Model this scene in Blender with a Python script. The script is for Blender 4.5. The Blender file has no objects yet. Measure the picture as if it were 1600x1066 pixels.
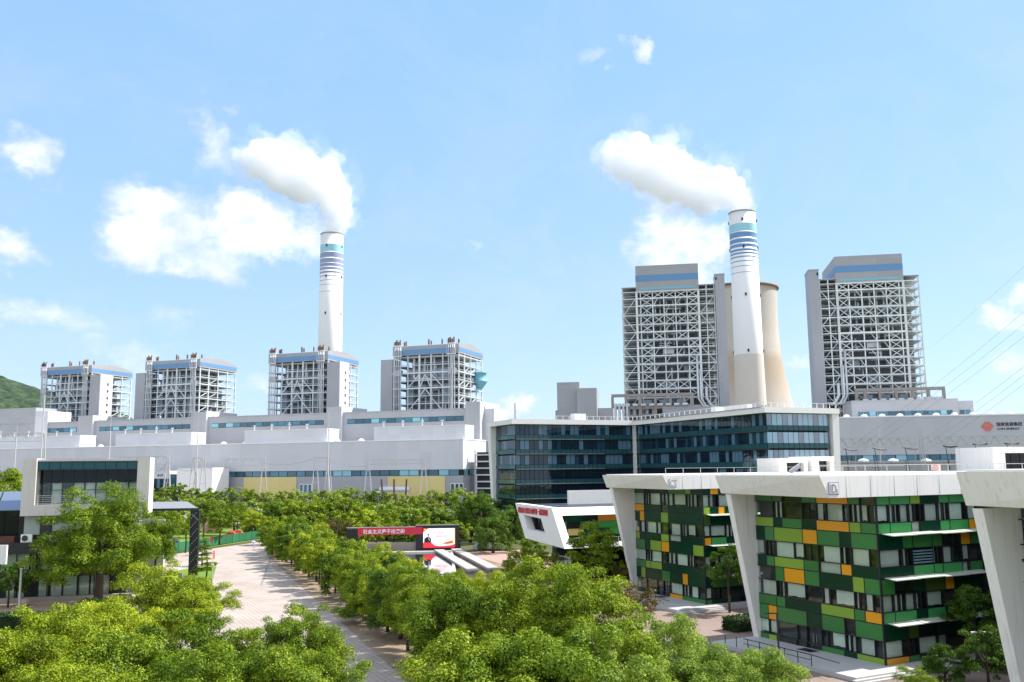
import bpy, math, random
import numpy as np
from mathutils import Vector, Matrix, Euler, Quaternion, noise as mnoise

random.seed(7)
R = math.radians
sc = bpy.context.scene
col = sc.collection

# ------------------------------------------------------------------ camera
PITCH, ROLL, EYE = R(8.05), 0.0098, 18.5
fw = Vector((0, math.cos(PITCH), math.sin(PITCH)))
r0 = Vector((1, 0, 0)); u0 = Vector((0, -math.sin(PITCH), math.cos(PITCH)))
cr, sr = math.cos(ROLL), math.sin(ROLL)
cR = cr * r0 - sr * u0
cU = sr * r0 + cr * u0
cam_d = bpy.data.cameras.new('camera')
cam_d.sensor_width = 36.0; cam_d.sensor_fit = 'HORIZONTAL'
cam_d.lens = 1414.0 / 1600.0 * 36.0
cam_d.clip_start = 0.5; cam_d.clip_end = 30000
cam = bpy.data.objects.new('camera', cam_d); col.objects.link(cam)
m = Matrix((cR, cU, -fw)).transposed().to_4x4()
m.translation = Vector((0, 0, EYE))
cam.matrix_world = m
sc.camera = cam
sc.render.resolution_x = 1024; sc.render.resolution_y = 682

# ------------------------------------------------------------------ light
SUN_AZ, SUN_EL = R(15.0), R(47.0)         # azimuth counter-clockwise from +X
sdir = Vector((math.cos(SUN_EL) * math.cos(SUN_AZ), math.cos(SUN_EL) * math.sin(SUN_AZ), math.sin(SUN_EL)))
sun_d = bpy.data.lights.new('sun', 'SUN'); sun_d.energy = 3.1; sun_d.angle = R(0.55); sun_d.color = (1.0, 0.955, 0.89)
sun = bpy.data.objects.new('sun', sun_d); col.objects.link(sun)
sun.rotation_mode = 'QUATERNION'; sun.rotation_quaternion = sdir.to_track_quat('Z', 'Y')
sun.location = (60, 30, 300)

vs = sc.view_settings
vs.view_transform = 'Standard'; vs.look = 'None'; vs.gamma = 1.0; vs.use_curve_mapping = False
vs.exposure = 1.29
sc.cycles.volume_bounces = 14
sc.cycles.max_bounces = 16
sc.cycles.transparent_max_bounces = 16
sc.cycles.volume_max_steps = 256

world = bpy.data.worlds.new('World'); sc.world = world; world.use_nodes = True
wn, wl = world.node_tree.nodes, world.node_tree.links
wn.clear()
wout = wn.new('ShaderNodeOutputWorld')
sky = wn.new('ShaderNodeTexSky'); sky.sky_type = 'NISHITA'; sky.sun_disc = False
sky.sun_elevation = SUN_EL; sky.sun_rotation = R(90) - SUN_AZ
sky.altitude = 30; sky.air_density = 1.0; sky.dust_density = 0.6; sky.ozone_density = 1.6
bg = wn.new('ShaderNodeBackground'); bg.inputs['Strength'].default_value = 0.13
def wmath(op, a, b=None, c=None, clamp=False):
    n = wn.new('ShaderNodeMath'); n.operation = op; n.use_clamp = clamp
    for i, v in enumerate((a, b, c)):
        if v is None: continue
        if isinstance(v, (int, float)): n.inputs[i].default_value = v
        else: wl.new(v, n.inputs[i])
    return n.outputs[0]
tc = wn.new('ShaderNodeTexCoord')
sep = wn.new('ShaderNodeSeparateXYZ'); wl.new(tc.outputs['Generated'], sep.inputs[0])
az = wmath('ARCTAN2', sep.outputs[0], sep.outputs[1])          # 0 = +Y, positive to the right
el = wmath('ARCSINE', sep.outputs[2])
cmb = wn.new('ShaderNodeCombineXYZ'); wl.new(az, cmb.inputs[0]); wl.new(wmath('MULTIPLY', el, 1.25), cmb.inputs[1])
def wnoise(scale, detail, rough, off, dist=0.0):
    mp = wn.new('ShaderNodeMapping'); mp.inputs['Location'].default_value = off
    wl.new(cmb.outputs[0], mp.inputs[0])
    n = wn.new('ShaderNodeTexNoise'); n.inputs['Scale'].default_value = scale
    n.inputs['Detail'].default_value = detail; n.inputs['Roughness'].default_value = rough
    n.inputs['Distortion'].default_value = dist
    wl.new(mp.outputs[0], n.inputs['Vector'])
    return n.outputs[0]
n_fine = wnoise(26.0, 9.0, 0.62, (3.1, 1.7, 0.4))
n_mid = wnoise(9.0, 6.0, 0.55, (0.3, 4.2, 1.4))
n_wisp = wnoise(5.0, 8.0, 0.68, (7.3, 2.2, 5.4), 0.5)
n_shade = wnoise(13.0, 5.0, 0.55, (1.3, 8.2, 3.4))
# cumulus banks: azimuth, elevation, half width, half height (degrees), strength
CL = [(-16.2, 15.0, 3.6, 2.2, 1.25), (-13.8, 14.0, 2.4, 2.0, 1.0), (-18.8, 13.6, 2.4, 1.5, .9), (-22.2, 14.4, 3.2, 2.7, 1.15), (-19.2, 12.9, 3.6, 1.4, .85),
      (-28.9, 17.6, 2.0, 1.3, .8), (-30.5, 12.5, 2.0, 1.6, .95), (-28.0, 8.6, 4.2, 1.2, .7), (-24.0, 7.0, 4.0, 1.0, .55), (-20.5, 9.0, 2.6, 1.0, .5),
      (-15.9, 4.9, 2.4, .7, .6), (0.8, 4.0, 1.9, 1.0, 1.1), (10.2, 13.8, 2.6, 2.3, .95), (12.2, 12.8, 1.7, 2.1, 1.0),
      (18.3, 6.3, 1.4, 1.0, .8), (30.0, 8.4, 2.1, 1.0, 1.25), (31.8, 9.3, 2.6, .8, 1.1), (29.3, 5.6, 3.0, 1.1, .65), (33.5, 5.5, 4.0, 2.0, .8),
      (8.6, 25.6, 1.2, .8, .8), (5.5, 25.0, 1.3, .6, .5), (-18.6, 20.0, 1.5, 2.4, .65), (-17.4, 21.6, 1.0, .7, .6), (-2.6, 14.4, 1.0, .5, .55),
      (-33.5, 21.0, 3.0, 1.5, .6), (-42, 12, 7, 4, 1.0), (48, 11, 8, 4, 1.0), (-60, 16, 9, 4, .9), (75, 14, 10, 5, 1.0), (100, 20, 9, 5, 1.0),
      (-95, 14, 10, 4, 1.0), (-130, 18, 9, 5, .9), (140, 14, 10, 4, 1.0), (172, 22, 8, 5, .9), (-165, 12, 9, 4, .9)]
n_w1 = wnoise(14.0, 4.0, 0.6, (11.0, 3.0, 2.0)); n_w2 = wnoise(14.0, 4.0, 0.6, (2.0, 13.0, 7.0))
azw = wmath('ADD', az, wmath('MULTIPLY', wmath('SUBTRACT', n_w1, 0.5), R(7.5)))
elw = wmath('ADD', el, wmath('MULTIPLY', wmath('SUBTRACT', n_w2, 0.5), R(5.5)))
mask = None
for a, e, w_, h_, s_ in CL:
    dx = wmath('DIVIDE', wmath('SUBTRACT', azw, R(a)), R(w_))
    dy = wmath('DIVIDE', wmath('SUBTRACT', elw, R(e)), R(h_))
    q = wmath('ADD', wmath('MULTIPLY', dx, dx), wmath('MULTIPLY', dy, dy))
    b = wmath('MULTIPLY', wmath('MAXIMUM', wmath('SUBTRACT', 1.0, wmath('MULTIPLY', q, 0.55)), 0.0), s_)
    mask = b if mask is None else wmath('MAXIMUM', mask, b)
thr = wmath('ADD', wmath('MULTIPLY', n_fine, 1.5), wmath('MULTIPLY', n_mid, 0.7))   # about 1.1
cum = wmath('MULTIPLY', wmath('SUBTRACT', wmath('ADD', wmath('MINIMUM', mask, 1.0), thr), 1.36), 1.05, clamp=True)
cum = wmath('MULTIPLY', cum, wmath('MULTIPLY', mask, 1.6, clamp=True))
# broken cumulus field added outside the view to fill shaded walls, no gradient
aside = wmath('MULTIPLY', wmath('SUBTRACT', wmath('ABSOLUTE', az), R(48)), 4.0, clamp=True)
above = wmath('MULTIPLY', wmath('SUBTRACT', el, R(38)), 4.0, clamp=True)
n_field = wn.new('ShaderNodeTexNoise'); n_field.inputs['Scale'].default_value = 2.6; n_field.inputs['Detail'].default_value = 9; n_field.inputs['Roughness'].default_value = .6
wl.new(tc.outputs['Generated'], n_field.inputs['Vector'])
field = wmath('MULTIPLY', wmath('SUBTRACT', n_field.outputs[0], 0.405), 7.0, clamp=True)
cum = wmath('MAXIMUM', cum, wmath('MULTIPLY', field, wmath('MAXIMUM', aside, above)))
lowm = wmath('SUBTRACT', 1.0, wmath('MULTIPLY', wmath('ABSOLUTE', el), 1.2), clamp=True)
wisp = wmath('MULTIPLY', wmath('MULTIPLY', wmath('SUBTRACT', n_wisp, 0.47), 1.9, clamp=True), lowm)
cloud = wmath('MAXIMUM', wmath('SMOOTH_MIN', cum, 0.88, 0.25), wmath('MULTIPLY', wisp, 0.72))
cc = wn.new('ShaderNodeMix'); cc.data_type = 'RGBA'
wl.new(wmath('MULTIPLY', wmath('MULTIPLY', wmath('SUBTRACT', n_shade, 0.22), 2.1), cum, clamp=True), cc.inputs['Factor'])
cc.inputs['A'].default_value = (2.65, 2.85, 3.3, 1); cc.inputs['B'].default_value = (5.3, 5.2, 5.1, 1)
veil = wn.new('ShaderNodeMix'); veil.data_type = 'RGBA'
veil.inputs['Factor'].default_value = 0.80
grad = wn.new('ShaderNodeMix'); grad.data_type = 'RGBA'
wl.new(wmath('POWER', wmath('SUBTRACT', 1.0, wmath('ABSOLUTE', sep.outputs[2])), 2.6), grad.inputs['Factor'])
grad.inputs['A'].default_value = (1.0, 1.92, 3.5, 1); grad.inputs['B'].default_value = (1.62, 2.25, 3.15, 1)
wl.new(sky.outputs[0], veil.inputs['A']); wl.new(grad.outputs['Result'], veil.inputs['B'])
mx = wn.new('ShaderNodeMix'); mx.data_type = 'RGBA'
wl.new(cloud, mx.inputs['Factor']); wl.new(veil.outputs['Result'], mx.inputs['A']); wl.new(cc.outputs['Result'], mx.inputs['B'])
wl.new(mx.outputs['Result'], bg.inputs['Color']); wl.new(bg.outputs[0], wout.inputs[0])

# ------------------------------------------------------------------ materials
MATS = {}
def mat(name, c, rough=0.7, var=0.0, scale=1.0, metal=0.0, spec=0.5, objvar=0.0, streak=0.0, bump=0.0, obj_coord=True, emit=0.0, coat=0.0):
    """one procedural material: base colour, value noise, per-object variation, rain streaks, bump"""
    if name in MATS: return MATS[name]
    m = bpy.data.materials.new(name); m.use_nodes = True
    nt = m.node_tree; b = nt.nodes['Principled BSDF']
    b.inputs['Roughness'].default_value = rough; b.inputs['Metallic'].default_value = metal
    b.inputs['Specular IOR Level'].default_value = spec
    b.inputs['Base Color'].default_value = (*c, 1)
    if coat: b.inputs['Coat Weight'].default_value = coat; b.inputs['Coat Roughness'].default_value = 0.05
    L = nt.links; out = None
    geo = nt.nodes.new('ShaderNodeNewGeometry')
    def tonode(v):
        return v
    if var or objvar or streak:
        fac = None
        def mth(op, x, y):
            n = nt.nodes.new('ShaderNodeMath'); n.operation = op
            for i, v in enumerate((x, y)):
                if isinstance(v, (int, float)): n.inputs[i].default_value = v
                else: L.new(v, n.inputs[i])
            return n.outputs[0]
        fac = 1.0
        if var:
            n = nt.nodes.new('ShaderNodeTexNoise'); n.inputs['Scale'].default_value = scale; n.inputs['Detail'].default_value = 6
            n.inputs['Roughness'].default_value = 0.6
            L.new(geo.outputs['Position'], n.inputs['Vector'])
            fac = mth('ADD', 1.0 - var, mth('MULTIPLY', n.outputs[0], 2 * var))
        if streak:
            mp = nt.nodes.new('ShaderNodeMapping'); mp.inputs['Scale'].default_value = (2.2, 2.2, 0.10)
            L.new(geo.outputs['Position'], mp.inputs[0])
            n2 = nt.nodes.new('ShaderNodeTexNoise'); n2.inputs['Scale'].default_value = 1.3; n2.inputs['Detail'].default_value = 8; n2.inputs['Roughness'].default_value = .7
            L.new(mp.outputs[0], n2.inputs['Vector'])
            rmp = nt.nodes.new('ShaderNodeMapRange'); rmp.inputs['From Min'].default_value = .52; rmp.inputs['From Max'].default_value = .78
            rmp.inputs['To Min'].default_value = 1.0; rmp.inputs['To Max'].default_value = 1.0 - streak
            L.new(n2.outputs[0], rmp.inputs['Value'])
            fac = mth('MULTIPLY', fac, rmp.outputs[0])
        if objvar:
            oi = nt.nodes.new('ShaderNodeObjectInfo')
            fac = mth('MULTIPLY', fac, mth('ADD', 1.0 - objvar, mth('MULTIPLY', oi.outputs['Random'], 2 * objvar)))
        vm = nt.nodes.new('ShaderNodeVectorMath'); vm.operation = 'SCALE'
        vm.inputs[0].default_value = c
        L.new(fac, vm.inputs['Scale']); L.new(vm.outputs[0], b.inputs['Base Color'])
    if bump:
        n = nt.nodes.new('ShaderNodeTexNoise'); n.inputs['Scale'].default_value = scale * 2.5; n.inputs['Detail'].default_value = 5
        L.new(geo.outputs['Position'], n.inputs['Vector'])
        bp = nt.nodes.new('ShaderNodeBump'); bp.inputs['Strength'].default_value = bump; bp.inputs['Distance'].default_value = 0.1
        L.new(n.outputs[0], bp.inputs['Height']); L.new(bp.outputs[0], b.inputs['Normal'])
    if emit:
        b.inputs['Emission Color'].default_value = (*c, 1); b.inputs['Emission Strength'].default_value = emit
    MATS[name] = m
    return m

def cladding(name, c, pitch=1.2, depth=0.12, rough=0.55, ang=0.0):
    """profiled sheet: faint vertical ribs and sheet joints along the wall"""
    m = mat(name, c, rough, var=0.05, scale=0.05, streak=0.06)
    nt = m.node_tree; L = nt.links; b = nt.nodes['Principled BSDF']
    tcn = nt.nodes.new('ShaderNodeNewGeometry')
    mp = nt.nodes.new('ShaderNodeMapping'); mp.inputs['Rotation'].default_value = (0, 0, ang)
    L.new(tcn.outputs['Position'], mp.inputs[0])
    sx = nt.nodes.new('ShaderNodeSeparateXYZ'); L.new(mp.outputs[0], sx.inputs[0])
    def q(v, st):
        a_ = nt.nodes.new('ShaderNodeMath'); a_.operation = 'SNAP'; a_.inputs[1].default_value = st; L.new(v, a_.inputs[0]); return a_.outputs[0]
    cx = nt.nodes.new('ShaderNodeCombineXYZ'); L.new(q(sx.outputs[0], 6.3), cx.inputs[0]); L.new(q(sx.outputs[2], 9.1), cx.inputs[2])
    wn_ = nt.nodes.new('ShaderNodeTexWhiteNoise'); L.new(cx.outputs[0], wn_.inputs[0])
    mr = nt.nodes.new('ShaderNodeMapRange'); mr.inputs['To Min'].default_value = .955; mr.inputs['To Max'].default_value = 1.03; L.new(wn_.outputs['Value'], mr.inputs[0])
    src = b.inputs['Base Color'].links[0].from_socket; vv_ = nt.nodes.new('ShaderNodeVectorMath'); vv_.operation = 'SCALE'
    L.new(src, vv_.inputs[0]); L.new(mr.outputs[0], vv_.inputs['Scale']); L.new(vv_.outputs[0], b.inputs['Base Color'])
    w = nt.nodes.new('ShaderNodeTexWave'); w.inputs['Scale'].default_value = 1.0 / pitch; w.bands_direction = 'X'
    L.new(mp.outputs[0], w.inputs[0])
    bp = nt.nodes.new('ShaderNodeBump'); bp.inputs['Strength'].default_value = 0.35; bp.inputs['Distance'].default_value = depth
    L.new(w.outputs[1], bp.inputs['Height']); L.new(bp.outputs[0], b.inputs['Normal'])
    return m

def glass(name, tint, refl=0.35, rough=0.03, objvar=0.0, opaque=True, body=(0.02, 0.03, 0.04)):
    """window pane: glossy over dark (opaque) or over transparency"""
    if name in MATS: return MATS[name]
    m = bpy.data.materials.new(name); m.use_nodes = True
    nt = m.node_tree; nt.nodes.clear(); L = nt.links
    out = nt.nodes.new('ShaderNodeOutputMaterial')
    g = nt.nodes.new('ShaderNodeBsdfGlossy'); g.inputs['Roughness'].default_value = rough; g.inputs['Color'].default_value = (*tint, 1)
    ns = nt.nodes.new('ShaderNodeTexNoise'); ns.inputs['Scale'].default_value = 0.35
    geo = nt.nodes.new('ShaderNodeNewGeometry'); L.new(geo.outputs['Position'], ns.inputs[0])
    bp = nt.nodes.new('ShaderNodeBump'); bp.inputs['Strength'].default_value = 0.06; bp.inputs['Distance'].default_value = 0.3
    L.new(ns.outputs[0], bp.inputs['Height']); L.new(bp.outputs[0], g.inputs['Normal'])
    lw = nt.nodes.new('ShaderNodeLayerWeight'); lw.inputs[0].default_value = .5
    fr = nt.nodes.new('ShaderNodeMath'); fr.operation = 'POWER'; fr.inputs[1].default_value = 3.6; L.new(lw.outputs['Facing'], fr.inputs[0])
    ad = nt.nodes.new('ShaderNodeMath'); ad.operation = 'ADD'; ad.use_clamp = True; ad.inputs[1].default_value = refl
    L.new(fr.outputs[0], ad.inputs[0])
    if opaque:
        d = nt.nodes.new('ShaderNodeBsdfDiffuse'); d.inputs['Color'].default_value = (*body, 1)
        if objvar:
            oi = nt.nodes.new('ShaderNodeObjectInfo'); rp = nt.nodes.new('ShaderNodeValToRGB')
            rp.color_ramp.interpolation = 'CONSTANT'
            e = rp.color_ramp.elements; e[0].position = 0; e[0].color = (*body, 1)
            e[1].position = 1.0 - objvar; e[1].color = (body[0] * 6 + .05, body[1] * 5 + .09, body[2] * 4 + .13, 1)
            e2 = e.new(0.45); e2.color = (body[0] * 2, body[1] * 2 + .01, body[2] * 2 + .015, 1)
            L.new(oi.outputs['Random'], rp.inputs[0]); L.new(rp.outputs[0], d.inputs[0])
        base = d
    else:
        base = nt.nodes.new('ShaderNodeBsdfTransparent'); base.inputs[0].default_value = (0.90, 0.94, 0.92, 1)
    mix = nt.nodes.new('ShaderNodeMixShader'); L.new(ad.outputs[0], mix.inputs[0])
    L.new(base.outputs[0], mix.inputs[1]); L.new(g.outputs[0], mix.inputs[2]); L.new(mix.outputs[0], out.inputs[0])
    MATS[name] = m
    return m

def paving(name, c1, c2, mortar, bw, bh, ang, var=0.25, msize=0.03):
    m = bpy.data.materials.new(name); m.use_nodes = True
    nt = m.node_tree; L = nt.links; b = nt.nodes['Principled BSDF']; b.inputs['Roughness'].default_value = .85
    geo = nt.nodes.new('ShaderNodeNewGeometry'); mp = nt.nodes.new('ShaderNodeMapping')
    mp.inputs['Rotation'].default_value = (0, 0, ang)
    L.new(geo.outputs['Position'], mp.inputs[0])
    br = nt.nodes.new('ShaderNodeTexBrick'); br.inputs['Scale'].default_value = 1.0
    br.inputs['Brick Width'].default_value = bw; br.inputs['Row Height'].default_value = bh
    br.inputs['Mortar Size'].default_value = msize; br.inputs['Color1'].default_value = (*c1, 1); br.inputs['Color2'].default_value = (*c2, 1)
    br.inputs['Mortar'].default_value = (*mortar, 1)
    L.new(mp.outputs[0], br.inputs[0])
    n = nt.nodes.new('ShaderNodeTexNoise'); n.inputs['Scale'].default_value = 0.16; n.inputs['Detail'].default_value = 9; n.inputs['Roughness'].default_value = .65
    L.new(geo.outputs['Position'], n.inputs[0])
    mr = nt.nodes.new('ShaderNodeMapRange'); mr.inputs['From Min'].default_value = .3; mr.inputs['From Max'].default_value = .7
    mr.inputs['To Min'].default_value = 1 - var; mr.inputs['To Max'].default_value = 1 + var * .5
    L.new(n.outputs[0], mr.inputs[0])
    v = nt.nodes.new('ShaderNodeVectorMath'); v.operation = 'SCALE'
    L.new(br.outputs[0], v.inputs[0]); L.new(mr.outputs[0], v.inputs['Scale']); L.new(v.outputs[0], b.inputs['Base Color'])
    return m

def ground_mat(name, cols, scale=0.5, detail=8, rough=.95):
    m = bpy.data.materials.new(name); m.use_nodes = True
    nt = m.node_tree; L = nt.links; b = nt.nodes['Principled BSDF']; b.inputs['Roughness'].default_value = rough
    b.inputs['Specular IOR Level'].default_value = 0.2
    geo = nt.nodes.new('ShaderNodeNewGeometry')
    n = nt.nodes.new('ShaderNodeTexNoise'); n.inputs['Scale'].default_value = scale; n.inputs['Detail'].default_value = detail; n.inputs['Roughness'].default_value = .7
    L.new(geo.outputs['Position'], n.inputs[0])
    rp = nt.nodes.new('ShaderNodeValToRGB'); e = rp.color_ramp.elements
    e[0].position = .35; e[0].color = (*cols[0], 1); e[1].position = .65; e[1].color = (*cols[-1], 1)
    if len(cols) == 3: q = e.new(.5); q.color = (*cols[1], 1)
    L.new(n.outputs[0], rp.inputs[0]); L.new(rp.outputs[0], b.inputs[0])
    return m

def leaf_mat(name, c1, c2, c3):
    m = bpy.data.materials.new(name); m.use_nodes = True
    nt = m.node_tree; nt.nodes.clear(); L = nt.links
    out = nt.nodes.new('ShaderNodeOutputMaterial')
    geo = nt.nodes.new('ShaderNodeNewGeometry'); oi = nt.nodes.new('ShaderNodeObjectInfo')
    n = nt.nodes.new('ShaderNodeTexNoise'); n.inputs['Scale'].default_value = .42; n.inputs['Detail'].default_value = 4
    L.new(geo.outputs['Position'], n.inputs[0])
    a = nt.nodes.new('ShaderNodeMath'); a.operation = 'MULTIPLY_ADD'; a.inputs[1].default_value = .35; L.new(geo.outputs['Random Per Island'], a.inputs[0])
    b2 = nt.nodes.new('ShaderNodeMath'); b2.operation = 'MULTIPLY_ADD'; b2.inputs[1].default_value = .25; b2.inputs[2].default_value = -0.08
    L.new(oi.outputs['Random'], b2.inputs[0])
    b3 = nt.nodes.new('ShaderNodeMath'); b3.operation = 'ADD'; L.new(b2.outputs[0], b3.inputs[0])
    b4 = nt.nodes.new('ShaderNodeMath'); b4.operation = 'MULTIPLY'; b4.inputs[1].default_value = .8; L.new(n.outputs[0], b4.inputs[0])
    L.new(b4.outputs[0], b3.inputs[1]); L.new(b3.outputs[0], a.inputs[2])
    rp = nt.nodes.new('ShaderNodeValToRGB'); e = rp.color_ramp.elements
    e[0].position = .3; e[0].color = (*c1, 1); e[1].position = .95; e[1].color = (*c3, 1); q = e.new(.6); q.color = (*c2, 1)
    L.new(a.outputs[0], rp.inputs[0])
    d = nt.nodes.new('ShaderNodeBsdfDiffuse'); t = nt.nodes.new('ShaderNodeBsdfTranslucent'); g = nt.nodes.new('ShaderNodeBsdfGlossy')
    g.inputs['Roughness'].default_value = .45; g.inputs['Color'].default_value = (.8, .85, .7, 1)
    L.new(rp.outputs[0], d.inputs[0])
    tm = nt.nodes.new('ShaderNodeVectorMath'); tm.operation = 'MULTIPLY'; tm.inputs[1].default_value = (1.3, 1.15, .45)
    L.new(rp.outputs[0], tm.inputs[0]); L.new(tm.outputs[0], t.inputs[0])
    m1 = nt.nodes.new('ShaderNodeMixShader'); m1.inputs[0].default_value = .22; L.new(d.outputs[0], m1.inputs[1]); L.new(t.outputs[0], m1.inputs[2])
    m2 = nt.nodes.new('ShaderNodeMixShader'); m2.inputs[0].default_value = .018; L.new(m1.outputs[0], m2.inputs[1]); L.new(g.outputs[0], m2.inputs[2])
    L.new(m2.outputs[0], out.inputs[0])
    MATS[name] = m
    return m

# ------------------------------------------------------------------ builders
def thing(name, label, cat, loc=(0, 0, 0), rot=0.0, group=None, kind=None):
    o = bpy.data.objects.new(name, None); o.location = loc; o.rotation_euler = (0, 0, rot)
    o.empty_display_size = 0.5
    col.objects.link(o)
    o['label'] = label; o['category'] = cat
    if group: o['group'] = group
    if kind: o['kind'] = kind
    return o

def mesh_data(name, vs_, fs_, material=None, smooth=False):
    me = bpy.data.meshes.new(name); me.from_pydata([tuple(v) for v in vs_], [], fs_); me.update()
    if material: me.materials.append(material)
    if smooth:
        for p in me.polygons: p.use_smooth = True
    return me

def link(name, me, par=None, loc=None, rot=None, scale=None, kind=None, label=None):
    o = bpy.data.objects.new(name, me); col.objects.link(o)
    if par: o.parent = par
    if loc is not None: o.location = loc
    if rot is not None:
        if isinstance(rot, Quaternion): o.rotation_mode = 'QUATERNION'; o.rotation_quaternion = rot
        else: o.rotation_euler = rot
    if scale is not None: o.scale = scale
    if kind: o['kind'] = kind
    if label: o['label'] = label
    return o

_cube = {}
CV = [(-.5, -.5, -.5), (.5, -.5, -.5), (.5, .5, -.5), (-.5, .5, -.5), (-.5, -.5, .5), (.5, -.5, .5), (.5, .5, .5), (-.5, .5, .5)]
CF = [(0, 3, 2, 1), (4, 5, 6, 7), (0, 1, 5, 4), (1, 2, 6, 5), (2, 3, 7, 6), (3, 0, 4, 7)]
def box(par, name, x0, x1, y0, y1, z0, z1, m_, kind=None, label=None):
    if m_.name not in _cube: _cube[m_.name] = mesh_data('block_' + m_.name, CV, CF, m_)
    return link(name, _cube[m_.name], par, ((x0 + x1) / 2, (y0 + y1) / 2, (z0 + z1) / 2), None,
                (abs(x1 - x0), abs(y1 - y0), abs(z1 - z0)), kind, label)
_bar = {}
def bar(par, name, p, q, w, m_, w2=None, label=None):
    """square bar from p to q"""
    p, q = Vector(p), Vector(q); d = q - p
    if m_.name not in _cube: _cube[m_.name] = mesh_data('block_' + m_.name, CV, CF, m_)
    if abs(d.x) < 1e-6 and abs(d.y) < 1e-6: rot = Quaternion()
    else:
        z = d.normalized(); up = Vector((0, 0, 1)); x = up.cross(z)
        if x.length < 1e-4: x = Vector((1, 0, 0))
        x.normalize(); y = z.cross(x)
        rot = Matrix((x, y, z)).transposed().to_quaternion()
    return link(name, _cube[m_.name], par, (p + q) / 2, rot, (w, w2 or w, d.length), label=label)
_rod = {}
def rod(par, name, p, q, r, m_, n=8, label=None):
    p, q = Vector(p), Vector(q); d = q - p
    k = (m_.name, n)
    if k not in _rod:
        vs_ = [(math.cos(2 * math.pi * i / n), math.sin(2 * math.pi * i / n), s) for s in (-.5, .5) for i in range(n)]
        fs_ = [(i, (i + 1) % n, n + (i + 1) % n, n + i) for i in range(n)] + [tuple(range(n - 1, -1, -1)), tuple(range(n, 2 * n))]
        _rod[k] = mesh_data('rod_' + m_.name, vs_, fs_, m_)
        for pl in list(_rod[k].polygons)[:n]: pl.use_smooth = True
    return link(name, _rod[k], par, (p + q) / 2, d.to_track_quat('Z', 'Y'), (r, r, d.length), label=label)

def sub(child, parent):
    """hang a piece under the part it belongs to, keeping its place"""
    bpy_inv = Matrix.LocRotScale(parent.location, parent.rotation_quaternion if parent.rotation_mode == 'QUATERNION' else parent.rotation_euler, parent.scale).inverted()
    child.parent = parent; child.matrix_parent_inverse = bpy_inv
    return child

class MB:
    def __init__(s): s.v = []; s.f = []
    def add(s, vs_, fs_):
        o = len(s.v); s.v += [tuple(v) for v in vs_]; s.f += [tuple(i + o for i in f) for f in fs_]
    def box(s, x0, x1, y0, y1, z0, z1):
        s.add([(x0 + (x1 - x0) * (c[0] + .5), y0 + (y1 - y0) * (c[1] + .5), z0 + (z1 - z0) * (c[2] + .5)) for c in CV], CF)
    def bar(s, p, q, w):
        p, q = Vector(p), Vector(q); z = (q - p).normalized(); x = Vector((0, 0, 1)).cross(z)
        if x.length < 1e-4: x = Vector((1, 0, 0))
        x.normalize(); y = z.cross(x)
        s.add([p + x * c[0] * w + y * c[1] * w + (q - p) * (c[2] + .5) for c in CV], CF)
    def tube(s, pts, r, n=8, cap=True):
        pts = [Vector(p) for p in pts]; rs = r if isinstance(r, (list, tuple)) else [r] * len(pts)
        base = len(s.v); fr = None
        for i, p in enumerate(pts):
            t = (pts[min(i + 1, len(pts) - 1)] - pts[max(i - 1, 0)]).normalized()
            a = Vector((0, 0, 1)) if abs(t.z) < .9 else Vector((1, 0, 0))
            if fr is None: x = t.cross(a).normalized()
            else: x = (fr - t * fr.dot(t)).normalized()
            fr = x; y = t.cross(x)
            for k in range(n):
                an = 2 * math.pi * k / n
                s.v.append(tuple(p + (x * math.cos(an) + y * math.sin(an)) * rs[i]))
        for i in range(len(pts) - 1):
            for k in range(n):
                a = base + i * n + k; b = base + i * n + (k + 1) % n
                s.f.append((a, b, b + n, a + n))
        if cap:
            s.f.append(tuple(base + k for k in range(n - 1, -1, -1))); e = base + (len(pts) - 1) * n
            s.f.append(tuple(e + k for k in range(n)))
    def lathe(s, prof, n=32, cx=0, cy=0, a0=0.0, a1=2 * math.pi):
        base = len(s.v)
        for r, z in prof:
            for k in range(n):
                an = 2 * math.pi * k / n; s.v.append((cx + r * math.cos(an), cy + r * math.sin(an), z))
        for i in range(len(prof) - 1):
            for k in range(n):
                a = base + i * n + k; b = base + i * n + (k + 1) % n
                s.f.append((a, b, b + n, a + n))
    def prism(s, poly, h0, h1, fn):
        """poly in a plane, fn(a,b,h)->xyz"""
        n = len(poly); base = len(s.v)
        for h in (h0, h1):
            for a, b in poly: s.v.append(tuple(fn(a, b, h)))
        s.f.append(tuple(base + i for i in range(n - 1, -1, -1))); s.f.append(tuple(base + n + i for i in range(n)))
        for i in range(n): s.f.append((base + i, base + (i + 1) % n, base + n + (i + 1) % n, base + n + i))
    def build(s, name, m_, par=None, smooth=False, kind=None, loc=None, label=None):
        me = mesh_data(name, s.v, s.f, m_, smooth)
        return link(name, me, par, loc, kind=kind, label=label)

def sheet(name, pts, z, m_, kind='structure'):
    me = mesh_data(name, [(x, y, z) for x, y in pts], [tuple(range(len(pts)))], m_)
    if me.polygons[0].normal.z < 0: me.flip_normals()
    return link(name, me, kind=kind)

def text(par, name, s, loc, rot, size, m_, extrude=0.02, sx=1.0, label=None, bold=0.0):
    cu = bpy.data.curves.new(name, 'FONT'); cu.body = s; cu.size = size; cu.extrude = extrude; cu.offset = bold
    cu.align_x = 'LEFT'; cu.resolution_u = 2
    o = bpy.data.objects.new(name, cu); col.objects.link(o)
    dg = bpy.context.evaluated_depsgraph_get(); dg.update()
    me = bpy.data.meshes.new_from_object(o.evaluated_get(dg)); bpy.data.objects.remove(o)
    me.materials.clear(); me.materials.append(m_)
    o = link(name, me, par, loc, rot, (sx, 1, 1)); 
    if label: o['label'] = label
    return o

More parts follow.
